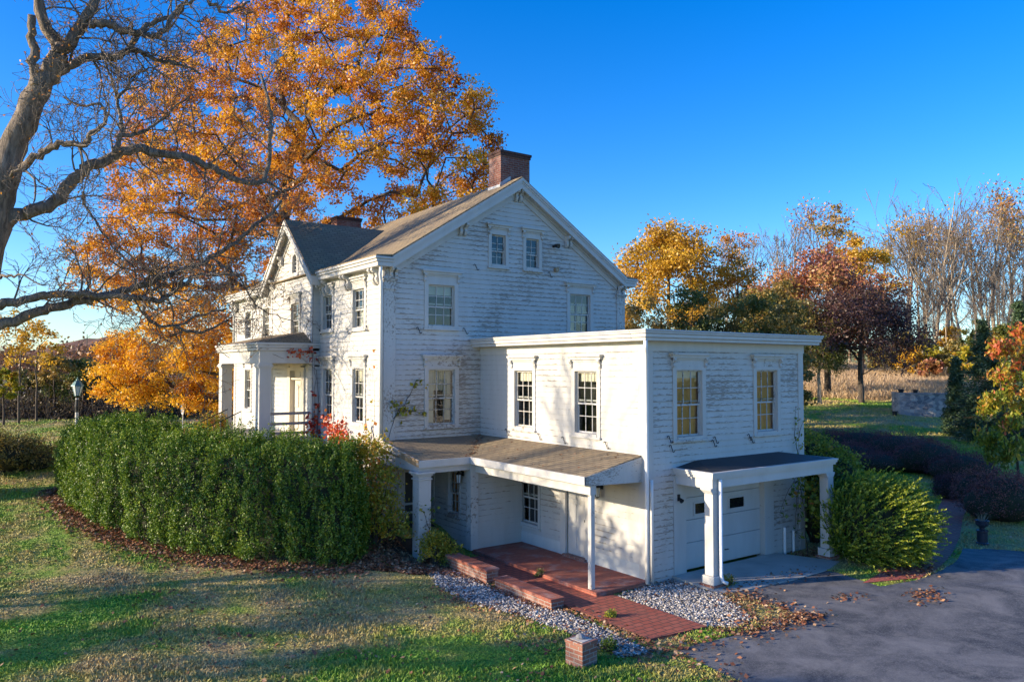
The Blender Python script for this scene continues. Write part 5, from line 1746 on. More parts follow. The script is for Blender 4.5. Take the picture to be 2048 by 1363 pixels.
# scrub along the field, one mass
C, S = [], Segs()
for i in range(420):
    px = rng.uniform(-60, 470); d = rng.uniform(54, 66); p = at(px, 735, d); z = gz(p[0], p[1]); h = rng.uniform(.8, 3.0)
    for k in range(5):
        t = np.array((p[0] + rng.normal() * .8, p[1] + rng.normal() * .8, z + h * rng.uniform(.5, 1.1)))
        S.add(np.array((p[0], p[1], z)), t, .03, .01)
    C.append(np.array((p[0], p[1], z + h * .5)) + rng.normal(size=(26, 3)) * np.array((.9, .9, h * .3)))
C = np.concatenate(C)
V, F = leaf_quads(C, .22 * rng.uniform(.5, 1.3, len(C)))
sc_o = np_mesh('brush', V, F, leaf_mat('scrub_leaf', [(0, (.05, .045, .02)), (.6, (.13, .10, .05)), (1, (.20, .12, .06))], .2), None, rng.random(len(C)))
tag(sc_o, 'tangled brown brush along the far edge of the left lawn', 'brush', kind='stuff')
S.obj('stems', M['bark'], sc_o)
# far wood on the ridge
C = []
for i in range(900):
    px = rng.uniform(-150, 520); d = rng.uniform(230, 330); p = at(px, 735, d)
    z = np.interp(d, [230, 330], [-1, 3]); h = rng.uniform(7, 12) + (3 if d > 300 else 0)
    C.append(np.array((p[0], p[1], z + h * .55)) + rng.normal(size=(14, 3)) * np.array((1.8, 1.8, h * .22)))
C = np.concatenate(C)
V, F = leaf_quads(C, 1.5 * rng.uniform(.6, 1.3, len(C)))
tag(np_mesh('far_wood', V, F, leaf_mat('far_autumn_leaf', [(0, (.09, .07, .035)), (.5, (.20, .09, .045)), (1, (.28, .13, .05))], .3), None, np.repeat(rng.random(900), 14) * .6 + rng.random(len(C)) * .4), 'rust and brown wood on the far ridge at the left', 'wood', kind='stuff')

# ------------------------------------------------------------------ the tall clipped hedge
hb_ = [gp(*p) for p in ((116, 975), (150, 1018), (200, 1052), (300, 1092), (450, 1117), (600, 1130), (690, 1136), (722, 1130))]
hb_ = np.array([p[:2] for p in hb_])
cum = np.concatenate([[0], np.cumsum(np.linalg.norm(np.diff(hb_, axis=0), axis=1))])
HL = cum[-1]
HT = 1.15   # half thickness
HH = lambda s: np.interp(s / HL, [0, .12, .4, .75, 1], [1.95, 2.12, 2.35, 2.55, 2.45])
def hpath(s):
    s = np.clip(s, 0, HL)
    x, y = np.interp(s, cum, hb_[:, 0]), np.interp(s, cum, hb_[:, 1])
    e = .15
    dx = np.interp(np.clip(s + e, 0, HL), cum, hb_[:, 0]) - np.interp(np.clip(s - e, 0, HL), cum, hb_[:, 0])
    dy = np.interp(np.clip(s + e, 0, HL), cum, hb_[:, 1]) - np.interp(np.clip(s - e, 0, HL), cum, hb_[:, 1])
    L = np.hypot(dx, dy); nx, ny = -dy / L, dx / L
    # normal toward the house side (away from the camera)
    sgn = np.sign(nx * FH[0] + ny * FH[1])
    return x, y, nx * sgn, ny * sgn
def hedge_surf(s, a, f=1.0, swell=0):
    """s along, a across section 0 (front foot) .. 1 (back foot)"""
    x, y, nx, ny = hpath(s)
    ends = np.minimum(s, HL - s)
    er = np.clip(ends / .9, 0, 1) ** .5
    ang = math.pi * (1 - a)
    ca, sa = np.cos(ang), np.sin(ang)
    cx_ = np.sign(ca) * np.abs(ca) ** .42; sz = np.abs(sa) ** .42
    off = HT * (1 + cx_ * (f + swell) * (.75 + .25 * er))
    h = HH(s) * (.88 + .12 * er) * sz * (f + swell * .6)
    px, py = x + nx * off, y + ny * off
    return np.stack([px, py, ground(px, py) + h - .05], -1)
n = 7200
_a = np.linspace(0, 1, 400); _cx = np.sign(np.cos(math.pi * (1 - _a))) * np.abs(np.cos(math.pi * (1 - _a))) ** .42 * HT; _sz = np.abs(np.sin(math.pi * (1 - _a))) ** .42 * 2.5
_arc = np.concatenate([[0], np.cumsum(np.hypot(np.diff(_cx), np.diff(_sz)))])
s = rng.uniform(-.0, HL, n); a = np.interp(rng.uniform(0, .78, n) * _arc[-1], _arc, _a)
lump = .09 * np.sin(s * 2.3 + 1) * np.sin(a * 10 + s) + .10 * np.sin(s * 6.3 + 2 * np.sin(a * 7)) * np.clip(np.sin(a * 5 + s * 1.3) + .4, 0, 1) + .05 * np.sin(s * 9 - a * 20) + rng.normal(size=n) * .035
P0 = hedge_surf(s, a, 1.0, lump)
Pin = hedge_surf(s, a, .8)
out = P0 - Pin; out /= np.maximum(np.linalg.norm(out, axis=1, keepdims=True), 1e-6)
# end caps
ne = 700
for end, sg in ((0.0, -1), (HL, 1)):
    aa = np.interp(rng.uniform(0, 1, ne) * _arc[-1], _arc, _a); ff = rng.uniform(.1, 1, ne) ** .5
    Q = hedge_surf(np.full(ne, end), aa, ff, rng.normal(size=ne) * .05)
    x, y, nx, ny = hpath(np.array([end])); tdir = np.array((ny[0], -nx[0], 0)) * 1.0
    nxt = hb_[1] - hb_[0] if end == 0 else hb_[-1] - hb_[-2]
    tdir = np.array((*nxt, 0)) * (sg if end > 0 else -1); tdir /= np.linalg.norm(tdir)
    Q = Q + tdir * (.35 * np.sqrt(np.maximum(0, 1 - ff ** 2)))[:, None]
    P0 = np.concatenate([P0, Q]); out = np.concatenate([out, np.repeat(tdir[None], ne, 0)])
nt2 = len(P0); kk = 26
up = np.array((0, 0, 1.0))
tl = rng.uniform(.16, .44, nt2)
dirn = out * .45 + up * .95 + rng.normal(size=(nt2, 3)) * .22; dirn /= np.linalg.norm(dirn, axis=1, keepdims=True)
f = rng.uniform(-.25, 1, (nt2, kk))
C = (P0[:, None] + dirn[:, None] * (f * tl[:, None])[..., None] + rng.normal(size=(nt2, kk, 3)) * .028).reshape(-1, 3)
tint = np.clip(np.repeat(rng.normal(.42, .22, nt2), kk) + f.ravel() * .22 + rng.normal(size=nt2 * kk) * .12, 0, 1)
hedge = empty('hedge', (float(hb_[3][0]), float(hb_[3][1]), gz(*hb_[3])), 'tall clipped evergreen hedge curving in front of the house entrance', 'hedge')
o3 = np.array(hedge.location)
V, F = leaf_quads(C - o3, .055 * rng.uniform(.6, 1.4, len(C)), normal=np.repeat(out, kk, 0) * .8, aspect=.55)
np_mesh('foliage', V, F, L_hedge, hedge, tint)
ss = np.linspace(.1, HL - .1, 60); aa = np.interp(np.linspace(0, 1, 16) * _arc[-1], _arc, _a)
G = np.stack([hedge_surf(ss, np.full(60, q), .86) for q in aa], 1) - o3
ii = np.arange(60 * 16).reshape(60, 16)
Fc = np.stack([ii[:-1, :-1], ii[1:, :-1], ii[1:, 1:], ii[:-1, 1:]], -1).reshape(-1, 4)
np_mesh('branches', G.reshape(-1, 3), Fc, M['core'], hedge)  # solid dark shell under the leaves, hedge-interior shade put into its colour
print('hedge leaves', len(C))


def bush(name, label, cat, x, y, lumps, mat, n, size, tint=.5, tvar=.2, group=None, core=None, aspect=.6, tuft=8, tl=.2, spread=.05, updir=.6):
    """lumps: (dx,dy,z,rx,ry,rz) ellipsoids relative to the foot"""
    z0 = gz(x, y)
    o = empty(name, (x, y, z0), label, cat, group)
    L = np.array(lumps, float)
    w = (L[:, 3] * L[:, 5]) ** 1.0
    k = rng.choice(len(L), n, p=w / w.sum())
    d = rand_dirs(n); d[:, 2] = np.where(d[:, 2] < -.5, -d[:, 2], d[:, 2])
    rr = rng.uniform(.72, 1.04, n)[:, None]
    P = L[k, :3] + d * L[k, 3:6] * rr * (1 + .10 * np.sin(d[:, :1] * 7 + k[:, None]) * np.sin(d[:, 2:] * 6))
    P = P[P[:, 2] > -.05]; d = d[:len(P)]
    dirn = d * .6 + np.array((0, 0, updir)) + rng.normal(size=P.shape) * .25
    f = rng.uniform(-.3, 1, (len(P), tuft))
    C = (P[:, None] + dirn[:, None] * (f * tl)[..., None] + rng.normal(size=(len(P), tuft, 3)) * spread).reshape(-1, 3)
    T = np.clip(np.repeat(rng.normal(tint, tvar, len(P)), tuft) + rng.normal(size=len(C)) * .1, 0, 1)
    V, F = leaf_quads(C, size * rng.uniform(.6, 1.3, len(C)), aspect=aspect)
    np_mesh('foliage', V, F, mat, o, T)
    S = Segs()
    for q in P[rng.integers(0, len(P), 26)]:
        m_ = q * .5 + rng.normal(size=3) * .06
        S.path([np.array((q[0] * .1, q[1] * .1, -.05)), m_, q], .025, .006)
    S.obj('stems', M['bark'], o)
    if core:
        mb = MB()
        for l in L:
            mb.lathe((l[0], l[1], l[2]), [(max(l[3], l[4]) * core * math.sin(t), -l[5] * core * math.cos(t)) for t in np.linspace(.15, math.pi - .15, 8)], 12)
        mb.obj('branches', M['core'], o, smooth=True)  # dark filler solids that stop see-through, inner shade in their colour
    return o


# ------------------------------------------------------------------ feathery yew right of the garage
yp = gp(1742, 1128)
yx, yy = float(yp[0]) + .42, float(yp[1]) + .16
yew = empty('yew_bush', (yx, yy, gz(yx, yy)), 'large feathery green yew bush with tips coloured as sunlit right of the garage canopy', 'bush')
C, A, T, Nn = [], [], [], []
rw = np.array((RH[0], RH[1], 0)); fw = np.array((FH[0], FH[1], 0))
ns = 1900
for i in range(ns):
    d = rand_dirs(1)[0]
    if d[2] < -.85: d[2] *= -1
    wide = 1.42 + .35 * max(0, d[2] + .2)
    p = rw * d[0] * 1.28 * (1 + .28 * max(0, d[2]) * (d[0] > 0)) + fw * d[1] * 1.35 + np.array((0, 0, 1.0 + d[2] * 1.1))
    p *= np.array((1, 1, 1)) * rng.uniform(.62, 1.0) ** .5
    p[2] = max(p[2], .05)
    dr = np.array((*(p[:2] / 1.4 + np.array(rw[:2]) * .45), .55 + .5 * d[2])) + rng.normal(size=3) * .25; dr /= np.linalg.norm(dr)
    L = rng.uniform(.25, .62)
    k = 22
    t = np.linspace(.0, 1, k)
    bend = np.array((rw[0], rw[1], -.7)) * (.16 * L)
    c = p + dr * (t * L)[:, None] + bend * (t ** 2)[:, None] + rng.normal(size=(k, 3)) * .012 * (1.3 - t)[:, None]
    C.append(c); A.append(np.repeat((dr + .3 * bend)[None], k, 0) + rng.normal(size=(k, 3)) * .55)
    T.append(np.full(k, rng.normal(.34, .14)) + t ** 2 * .5)  # sunlight on the tips is put into the needle colour
C, A, T = np.concatenate(C), np.concatenate(A), np.clip(np.concatenate(T), 0, 1)
V, F = leaf_quads(C, .085 * rng.uniform(.7, 1.3, len(C)), aspect=.34, axis=A)
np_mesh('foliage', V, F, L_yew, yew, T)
mb = MB(); mb.lathe((0, 0, 0), [(.3, -.05), (.6, .35), (.85, 1.0), (.75, 1.5), (.3, 1.75)], 14); mb.obj('branches', M['core'], yew, smooth=True)  # dark solid filling the yew, its inner shade given by colour

# ------------------------------------------------------------------ dark barberry shrubs on the right
barb = [((1655, 900), 62, 45), ((1725, 905), 80, 52), ((1800, 915), 80, 55), ((1855, 945), 75, 75), ((1925, 960), 72, 62), ((1760, 940), 70, 40), ((1700, 925), 60, 45)]
labs = ['dark barberry shrub nearest the garage corner', 'dark barberry shrub third from the garage along the garden bed', 'wide dark barberry shrub in the middle of the garden bed', 'largest rounded dark barberry shrub beside the top of the path', 'low dark barberry shrub at the right end of the bed', 'dark barberry shrub just behind the yew tips', 'dark barberry shrub tucked behind the garage vine']
for ((px, py), w, h), lab in zip(barb, labs):
    g_ = gp(px, py); d = float((g_ - CAM)[:2] @ FH); s_ = d / F_PX
    rx_, hh = w * s_ * .92, h * s_ * .82
    bush('barberry_shrub', lab, 'shrub', float(g_[0]), float(g_[1]), [(0, 0, hh * .45, rx_, rx_ * .8, hh * .62), (rx_ * .5 * RH[0], rx_ * .5 * RH[1], hh * .4, rx_ * .6, rx_ * .6, hh * .5), (-rx_ * .5 * RH[0], -rx_ * .5 * RH[1], hh * .4, rx_ * .6, rx_ * .6, hh * .5)], L_barb, 1100, .05, group='dark barberry shrubs along the garden bed', core=.8, tl=.16)
g_ = gp(2020, 1050)
bush('barberry_shrub', 'big purple barberry bush behind the urn at the right edge', 'shrub', float(g_[0]) + .6, float(g_[1]) + .4, [(0, 0, .7, 1.3, 1.1, .9), (-.7, .3, .6, .8, .8, .65), (.8, -.5, .6, .9, .9, .8), (.3, .9, .8, .9, .9, .8)], L_barb, 2300, .05, tint=.75, core=.8, tl=.16)
g_ = gp(1905, 1010)
bush('barberry_shrub', 'low dark shrub edging the brick path left of the purple bush', 'shrub', float(g_[0]) + 1.1, float(g_[1]) + .6, [(0, 0, .35, .7, .6, .5)], L_barb, 600, .05, tint=.2, core=.8, tl=.14)

# ------------------------------------------------------------------ turning shrub at the right edge
tp0 = at(2040, 900, 27.0)
x, y = float(tp0[0]), float(tp0[1]); z0 = gz(x, y)
tree = empty('dogwood_tree', (x, y, z0), 'small tree turning orange over green at the right edge of the garden', 'tree')
o3 = np.array((x, y, z0))
cl = []
for px, py, r in ((2042, 665, .30), (2020, 700, .42), (1990, 690, .25), (2060, 700, .5), (2035, 740, .5), (2000, 745, .36), (2070, 760, .6), (2010, 790, .45), (2045, 800, .5), (1985, 800, .28), (2080, 830, .6), (2020, 840, .45), (1975, 815, .2), (1965, 870, .26), (1990, 880, .36), (2030, 890, .5), (2065, 900, .6), (1985, 905, .24), (2010, 910, .28), (2100, 780, .6), (2110, 860, .6)):
    cl.append((*(at(px, py, 27.0 + rng.uniform(-.9, .9)) - o3), r))
cl = np.array(cl)
S = Segs()
skeleton(S, [np.array((0, 0, -.1)), np.array((.1, 0, .5)), np.array((.1, .1, 1.2)), np.array((0, .1, 2.0)), np.array((0, .1, 2.8))], .07, cl[:, :3], rtip=.010, ex=.45)
C, T, A = [], [], []
for c_ in cl:
    for k in range(10):
        q0 = rand_dirs(1)[0] * c_[3] * rng.uniform(.3, 1) + c_[:3]
        S.add(c_[:3], q0, .008, .004)
        n_ = 32
        C.append(q0 + rng.normal(size=(n_, 3)) * .11 + np.array((0, 0, -.05)))
        warm = .30 + .17 * (c_[2] - 2.6) + rng.normal() * .18
        T.append(np.clip(warm + rng.normal(size=n_) * .14, 0, 1))
C, T = np.concatenate(C), np.concatenate(T)
ax = np.repeat(np.array((-.2, -.1, -.75))[None], len(C), 0)
V, F = leaf_quads(C, .18 * rng.uniform(.6, 1.25, len(C)), aspect=.42, axis=ax)
S.obj('trunk', M['bark'], tree); np_mesh('crown', V, F, L_dogw, tree, T)


# ------------------------------------------------------------------ vines and shrubs on the house
def vine(name, label, frm, stems, spots, mat, lsz=.125, per=44, off=.12, group=None, cat='vine', tint=.5):
    """stems: polylines of (u,z); spots: (u,z,radius)"""
    b = frm.p(stems[0][0][0], stems[0][0][1], .1)
    o = empty(name, tuple(b), label, cat, group)
    S = Segs()
    for st_ in stems:
        P = [frm.p(u, z, .06) - b for u, z in st_]
        fine = []
        for p0, p1 in zip(P[:-1], P[1:]):
            for t in np.linspace(0, 1, 5)[:-1]: fine.append(p0 + (p1 - p0) * t + rng.normal(size=3) * .015)
        fine.append(P[-1])
        S.path(fine, .014, .005)
    C, T = [], []
    for u, z, r in spots:
        n_ = max(3, int(per * r * r / .09))
        q0 = np.stack([rng.normal(size=n_) * r * .55, rng.normal(size=n_) * r * .55, np.abs(rng.normal(size=n_)) * off + .03], 1)
        for a, b2, c_ in q0: C.append(frm.p(u + a, z + b2, c_) - b)
        T.append(np.clip(rng.normal(tint, .25, n_) + rng.normal() * .12, 0, 1))
        if n_ > 5:
            for _ in range(4):
                k = rng.integers(0, n_); S.add(frm.p(u, z, .06) - b, frm.p(u + q0[k, 0], z + q0[k, 1], q0[k, 2]) - b, .005, .003)
    C, T = np.array(C), np.concatenate(T)
    V, F = leaf_quads(C, lsz * rng.uniform(.6, 1.3, len(C)), normal=np.repeat(frm.N[None] * .8 + np.array((0, 0, .3)), len(C), 0), aspect=.8)
    S.obj('stem', M['bark'], o); np_mesh('foliage', V, F, mat, o, T)
    return o

vine('creeper', 'red creeper spreading over the wall beside the entrance porch', fr_fac,
     [[(-10.6, 1.7), (-10.7, 2.8), (-11.2, 3.2)], [(-9.9, 1.7), (-9.8, 2.8), (-10.3, 3.1)], [(-10.3, 1.7), (-10.3, 3.0)]],
     [(-10.3, 2.95, .35), (-10.7, 3.0, .3), (-11.2, 3.15, .3), (-9.8, 2.8, .3), (-10.2, 2.6, .35), (-10.6, 2.6, .35), (-11.5, 3.2, .2), (-9.6, 2.5, .25), (-10.0, 3.2, .2), (-11.0, 2.7, .3), (-9.5, 2.2, .3)], L_red, tint=.5)
fr_pc = Fr((-A_ - .16, 12.25, 0), (1, 0, 0), (0, -1, 0))
vine('creeper', 'red creeper climbing the porch post up to its cornice', fr_pc,
     [[(-.1, 1.7), (-.05, 3.2), (0, 4.6), (-.1, 5.5)], [(0, 1.8), (.1, 3.4), (.05, 4.9), (-.7, 5.5)]],
     [(-.1, 3.0, .22), (0, 3.35, .2), (-.2, 2.9, .2), (.05, 3.7, .14), (.25, 3.6, .1), (-.1, 4.1, .1), (.05, 5.3, .14), (-.5, 5.45, .2), (-.8, 5.5, .16), (-1.0, 5.52, .1), (-.25, 5.5, .16), (-.3, 3.3, .14), (.1, 2.6, .25)], L_red, tint=.45)
fr_cn = Fr((-A_ - .1, LG, 0), (0, -1, 0), (-1, 0, 0))
vine('creeper', 'orange and red creeper on the wall just left of the house corner downspout', fr_cn,
     [[(-.9, 1.2), (-.8, 2.4), (-.85, 3.4), (-.9, 4.3)], [(-.4, 1.2), (-.3, 2.6), (-.25, 4.6)], [(-.55, 1.2), (-.6, 2.5)]],
     [(-.85, 2.5, .3), (-.85, 2.9, .2), (-.85, 3.2, .14), (-.85, 3.5, .10), (-.5, 2.3, .3), (-.3, 2.6, .2), (-.6, 1.9, .3), (-.2, 2.1, .25), (-.9, 2.1, .3), (-.25, 3.4, .1), (-.25, 4.0, .08), (-.7, 3.0, .2), (-.45, 2.7, .3), (-.1, 2.7, .3), (-.05, 2.3, .35), (-1.1, 2.6, .25), (-.3, 1.7, .3), (-1.0, 1.7, .3), (-.2, 5.0, .06), (-.2, 5.5, .05)], L_vine, tint=.85, per=22)
vine('vine', 'yellow-green vine climbing the pilaster and reaching the first gable window', fr_gable,
     [[(-3.3, 1.2), (-3.35, 2.6), (-3.1, 3.4), (-2.9, 3.8)], [(-3.1, 3.5), (-2.7, 3.9), (-2.4, 4.5), (-2.2, 4.7)], [(-2.9, 3.7), (-2.5, 3.7), (-2.1, 3.65)]],
     [(-3.0, 3.75, .2), (-2.85, 3.6, .2), (-3.1, 3.95, .14), (-2.7, 3.75, .16), (-2.6, 3.9, .1), (-2.4, 4.45, .12), (-2.2, 4.55, .12), (-2.05, 4.45, .08), (-2.4, 3.7, .12), (-2.15, 3.65, .12), (-2.0, 3.55, .08), (-3.3, 3.2, .1), (-3.35, 2.95, .12), (-3.2, 4.0, .08)], L_vine, tint=.4, per=34)
bush('corner_shrub', 'tangle of yellow-green and brown vines at the house corner by the porch column', 'shrub', -4.35, 5.95,
     [(0, 0, .7, .6, .7, .8), (.25, -.1, 1.3, .45, .5, .7), (.1, .5, 2.0, .35, .5, .55), (-.45, .2, .8, .5, .6, .7), (.4, -.5, .4, .45, .45, .45), (.2, .4, 2.4, .4, .5, .4)], L_vine, 900, .085, tint=.56, tvar=.2, core=None, tl=.2, spread=.07)
bush('column_shrub', 'yellowish bush at the foot of the porch column', 'shrub', -3.2, 4.55, [(0, 0, .35, .40, .4, .4), (.3, -.2, .2, .3, .3, .25)], L_vine, 240, .075, tint=.4, tl=.15)
vine('vine', 'green vine sprig clinging to the porch column', Fr((-3.27, YV, 0), (1, 0, 0), (0, -1, 0)), [[(.05, .1), (.1, .7), (.2, 1.2)], [(.1, .7), (-.1, 1.2)]], [(.15, 1.1, .16), (.2, 1.25, .12), (-.08, 1.2, .12), (.18, .95, .12), (.0, 1.35, .08), (.2, 1.45, .08)], L_dogw, lsz=.09, tint=.15, per=30)
# vine under the garage canopy and up the right corner
fr_cv = Fr((0, -.55, 0), (1, 0, 0), (0, -1, 0))
vine('vine', 'green vine hanging under the right end of the garage canopy', fr_cv,
     [[(5.6, -.2), (5.5, 1.0), (5.2, 2.1), (4.7, 1.6), (4.35, 1.1)], [(5.2, 2.1), (5.1, 1.2), (5.0, .5)]],
     [(5.3, 2.0, .3), (5.0, 1.9, .28), (5.5, 1.7, .3), (5.2, 1.6, .28), (4.75, 1.6, .14), (4.55, 1.35, .12), (4.4, 1.1, .10), (5.05, 1.25, .2), (5.1, .9, .15), (5.0, .55, .15), (5.6, 1.2, .2), (5.75, .9, .2), (5.7, 1.4, .3), (6.0, 1.8, .3)], L_dogw, tint=.15, per=30, off=.2)
vine('vine', 'thin vine climbing the right corner of the garage wing', Fr((0, -.06, 0), (1, 0, 0), (0, -1, 0)), [[(6.0, 2.4), (5.75, 3.1), (5.85, 3.9)], [(5.85, 2.9), (6.25, 3.5)]],
     [(5.8, 3.8, .1), (5.8, 3.5, .12), (6.0, 3.5, .12), (6.2, 3.5, .12), (5.75, 3.0, .14), (5.95, 3.15, .12), (6.2, 3.2, .1), (6.05, 2.8, .2)], L_dogw, lsz=.09, tint=.3, per=24)
bush('honeysuckle', 'yellow-green rounded shrub behind the right end of the garage canopy', 'shrub', 7.35, .35, [(0, 0, 2.2, .9, .8, .95), (.5, -.5, 1.8, .8, .8, .9), (-.2, -.3, 1.1, .8, .8, 1.1)], L_dogw, 1300, .09, tint=.3, core=.75)
# dark growth in the gap behind the canopy column
bush('dark_shrub', 'dark shaded shrub in the gap between canopy and yew', 'shrub', 6.95, -.55, [(0, 0, 1.0, .5, .45, 1.1)], L_dkgreen, 420, .09, tint=.2, core=.85)

bp_ = gp(25, 950)
bush('rambling_bush', 'brownish green low bush at the left edge beyond the hedge', 'bush', float(bp_[0]), float(bp_[1]) + .5, [(0, 0, .5, 1.0, .9, .65), (.8, -.2, .35, .7, .6, .45), (-.9, .2, .6, .9, .9, .75)], L_olive, 1100, .08, tint=.35, core=.7)
bp_ = gp(470, 1000)
# low green and yellow plants by the entrance porch
for i, (x, y, r, h, tn, lab) in enumerate(((-6.3, 12.2, .55, 1.5, .35, 'green and yellow shrub in front of the porch corner column'), (-5.9, 16.6, .6, 1.5, .6, 'yellowish shrub beside the porch handrail'), (-7.4, 14.9, .5, 1.2, .7, 'pale yellow shrub on the far side of the porch steps'), (-4.6, 10.2, .6, 1.25, .3, 'green shrub under the tall facade windows'))):
    bush('porch_shrub', lab, 'shrub', x, y, [(0, 0, h * .5, r, r, h * .5), (.3, .2, h * .7, r * .5, r * .6, h * .35)], L_dogw, 420, .075, tint=tn, group='shrubs around the entrance porch', tl=.2)
# weeds
for i, (px, py, r, lab) in enumerate(((905, 1135, .22, 'grey-green weed clump on the edge of the leaf bed'), (1455, 1172, .20, 'green weed clump at the canopy column foot'), (1218, 1300, .15, 'bright grass tuft beside the brick pier'), (1080, 1155, .12, 'dark weed between the brick walk and the terrace'), (1222, 1236, .09, 'green tuft on the brick walk'))):
    g_ = gp(px, py)
    bush('weed', lab, 'weed', float(g_[0]), float(g_[1]), [(0, 0, r * .4, r, r * .8, r * .6)], (L_conif, L_dogw, L_yew, L_dkgreen, L_yew)[i], 90, .05, tint=.6, tuft=6, tl=.08, aspect=.35, spread=.02)

# ------------------------------------------------------------------ trees beside the photographer, whose shadows stripe the lawn
for x, y, h, lab in ((-24.5, 12.2, 14, 'bare tree outside the left of the view, beside the lawn'),):
    o = copy_tree(protos[2]); o.name = 'lawn_edge_tree'; o.location = (x, y, gz(x, y) - .1); s_ = h / 25; o.scale = (s_, s_, s_); o.rotation_euler = (0, 0, x); o['label'] = lab; o['group'] = 'trees along the left of the lawn'

for x, y, h, r_, lab in ((-33, 9.0, 10, 2.4, 'round leafy tree far outside the left of the view, second from the lawn'), (-39, 16.5, 11, 2.6, 'leafy tree farthest outside the left of the view')):
    leafy_tree('lawn_edge_tree', lab, 'tree', x, y, h, r_, L_olive, n=15, nsub=6, nleaf=14, lsz=.24, tr=.15, trunk_h=.35, hollow=.2, bottom=.45, tint=lambda c: .5, group='trees along the left of the lawn')
leafy_tree('lawn_edge_tree', 'small leafy tree outside the left of the view, shading the side porch', 'tree', -19.0, 9.4, 6.7, 2.9, L_olive, n=22, nsub=7, nleaf=16, lsz=.2, tr=.12, trunk_h=.3, hollow=.2, bottom=.42, tint=lambda c: .5, group='trees along the left of the lawn')
# leaf litter caught in the porch roof valley
t_ = rng.random(170); C = np.stack([-1.846 * t_, 7.27 - 2.302 * t_, 2.877 - .377 * t_], 1) + rng.normal(size=(170, 3)) * np.array((.09, .09, 0)) + (0, 0, .02)
q_ = np.stack([rng.uniform(-1.8, -.05, 90), rng.uniform(.3, 6.5, 90), np.zeros(90)], 1); q_[:, 2] = np.where(q_[:, 1] < 7.27 + 1.247 * q_[:, 0], 2.877 + .2042 * q_[:, 0], 2.877 - .1638 * (7.27 - q_[:, 1])) + .015
C = np.concatenate([C, q_])
V, F = leaf_quads(C, .07 * rng.uniform(.5, 1.3, len(C)), normal=np.repeat(np.array((0, 0, 2.5))[None], len(C), 0), aspect=.75)
tag(np_mesh('roof_leaves', V, F, L_fall, None, rng.random(len(C))), 'brown leaf litter caught in the valley of the side porch roof', 'leaves', kind='stuff')

# ------------------------------------------------------------------ lawn blades, fallen leaves, pebbles
wallk = [(-3.12, -.25), (-3.12, 4.2), (-2.6, 4.2), (-2.6, -.25)]
def lawn_ok(x, y, beds=True):
    bad = inside_house(x, y, -.05) | in_poly(x, y, drive) | in_poly(x, y, walk_poly) | in_poly(x, y, slab) | in_poly(x, y, ap) | in_poly(x, y, wallk)
    bad |= in_poly(x, y, [tuple(p) for p in lp]) | ((x > EX) & (x < -A_) & (y > EY0) & (y < EY1))
    if beds: bad |= in_poly(x, y, gravel_l) | in_poly(x, y, gravel_r) | in_poly(x, y, bed)
    return ~bad
def uv_points(n, u0, u1, pw=1.0, marg=1.1):
    u = u0 + (u1 - u0) * rng.random(n) ** pw
    v = (rng.random(n) * 2 - 1) * u * .70 * marg
    return CAM[0] + u * FH[0] + v * RH[0], CAM[1] + u * FH[1] + v * RH[1], u
x, y, u = uv_points(330000, 11.0, 34, 1.25)
x2, y2, u2 = uv_points(130000, 34, 66, 1.0)
x, y, u = np.concatenate([x, x2]), np.concatenate([y, y2]), np.concatenate([u, u2])
k = lawn_ok(x, y)
x, y, u = x[k], y[k], u[k]
n = len(x); z = ground(x, y)
h = rng.uniform(.02, .055, n) * np.where(u > 34, 1.8, 1) * (1 + .6 * np.sin(x * 1.7 + y) * np.sin(y * 1.3)); wd = .008 + .0006 * u
a = rng.uniform(0, 6.28, n); ln = rng.normal(size=(n, 2)) * .03
b0 = np.stack([x - np.cos(a) * wd, y - np.sin(a) * wd, z], 1); b1 = np.stack([x + np.cos(a) * wd, y + np.sin(a) * wd, z], 1)
tpv = np.stack([x + ln[:, 0], y + ln[:, 1], z + h], 1)
V = np.stack([b0, b1, tpv], 1).reshape(-1, 3)
tag(np_mesh('grass', V, np.arange(3 * n).reshape(n, 3), M['blade'], None, rng.normal(.12, .2, n)), 'short patchy green and straw-coloured lawn grass', 'grass', kind='stuff')
# tall dry grass of the meadow
u = rng.uniform(61, 112, 110000); v = rng.uniform(12, 75, 110000)
x, y = CAM[0] + u * FH[0] + v * RH[0], CAM[1] + u * FH[1] + v * RH[1]
k = in_poly(x, y, [uv2xy(*q) for q in meadow_uv]); x, y = x[k], y[k]; n = len(x); z = ground(x, y)
h = rng.uniform(.25, .7, n); a = rng.uniform(0, 6.28, n); wd = .045; ln = rng.normal(size=(n, 2)) * .25
V = np.stack([np.stack([x - np.cos(a) * wd, y - np.sin(a) * wd, z], 1), np.stack([x + np.cos(a) * wd, y + np.sin(a) * wd, z], 1), np.stack([x + ln[:, 0], y + ln[:, 1], z + h], 1)], 1).reshape(-1, 3)
tag(np_mesh('meadow_grass', V, np.arange(3 * n).reshape(n, 3), L_tall, None, rng.random(n)), 'tall tan dry grass of the meadow below the wood', 'grass', kind='stuff')
# fallen leaves
X, Y = [], []
x, y, u = uv_points(60000, 11, 30, 1.2)
cn = np.sin(x * 1.3 + 1.7 * np.sin(y * .9)) * np.sin(y * 1.1 + 1.3 * np.sin(x * .7)) + .5 * np.sin(x * 3.1 + y * 2.3)
k = (rng.random(len(x)) < np.clip(.03 + .28 * np.clip(cn, 0, 1) ** 2, 0, 1)) & lawn_ok(x, y, False)
X.append(x[k]); Y.append(y[k])
bb = np.array(bed)
x, y = rng.uniform(bb[:, 0].min(), bb[:, 0].max(), 30000), rng.uniform(bb[:, 1].min(), bb[:, 1].max(), 30000)
k = in_poly(x, y, bed); X.append(x[k]); Y.append(y[k])
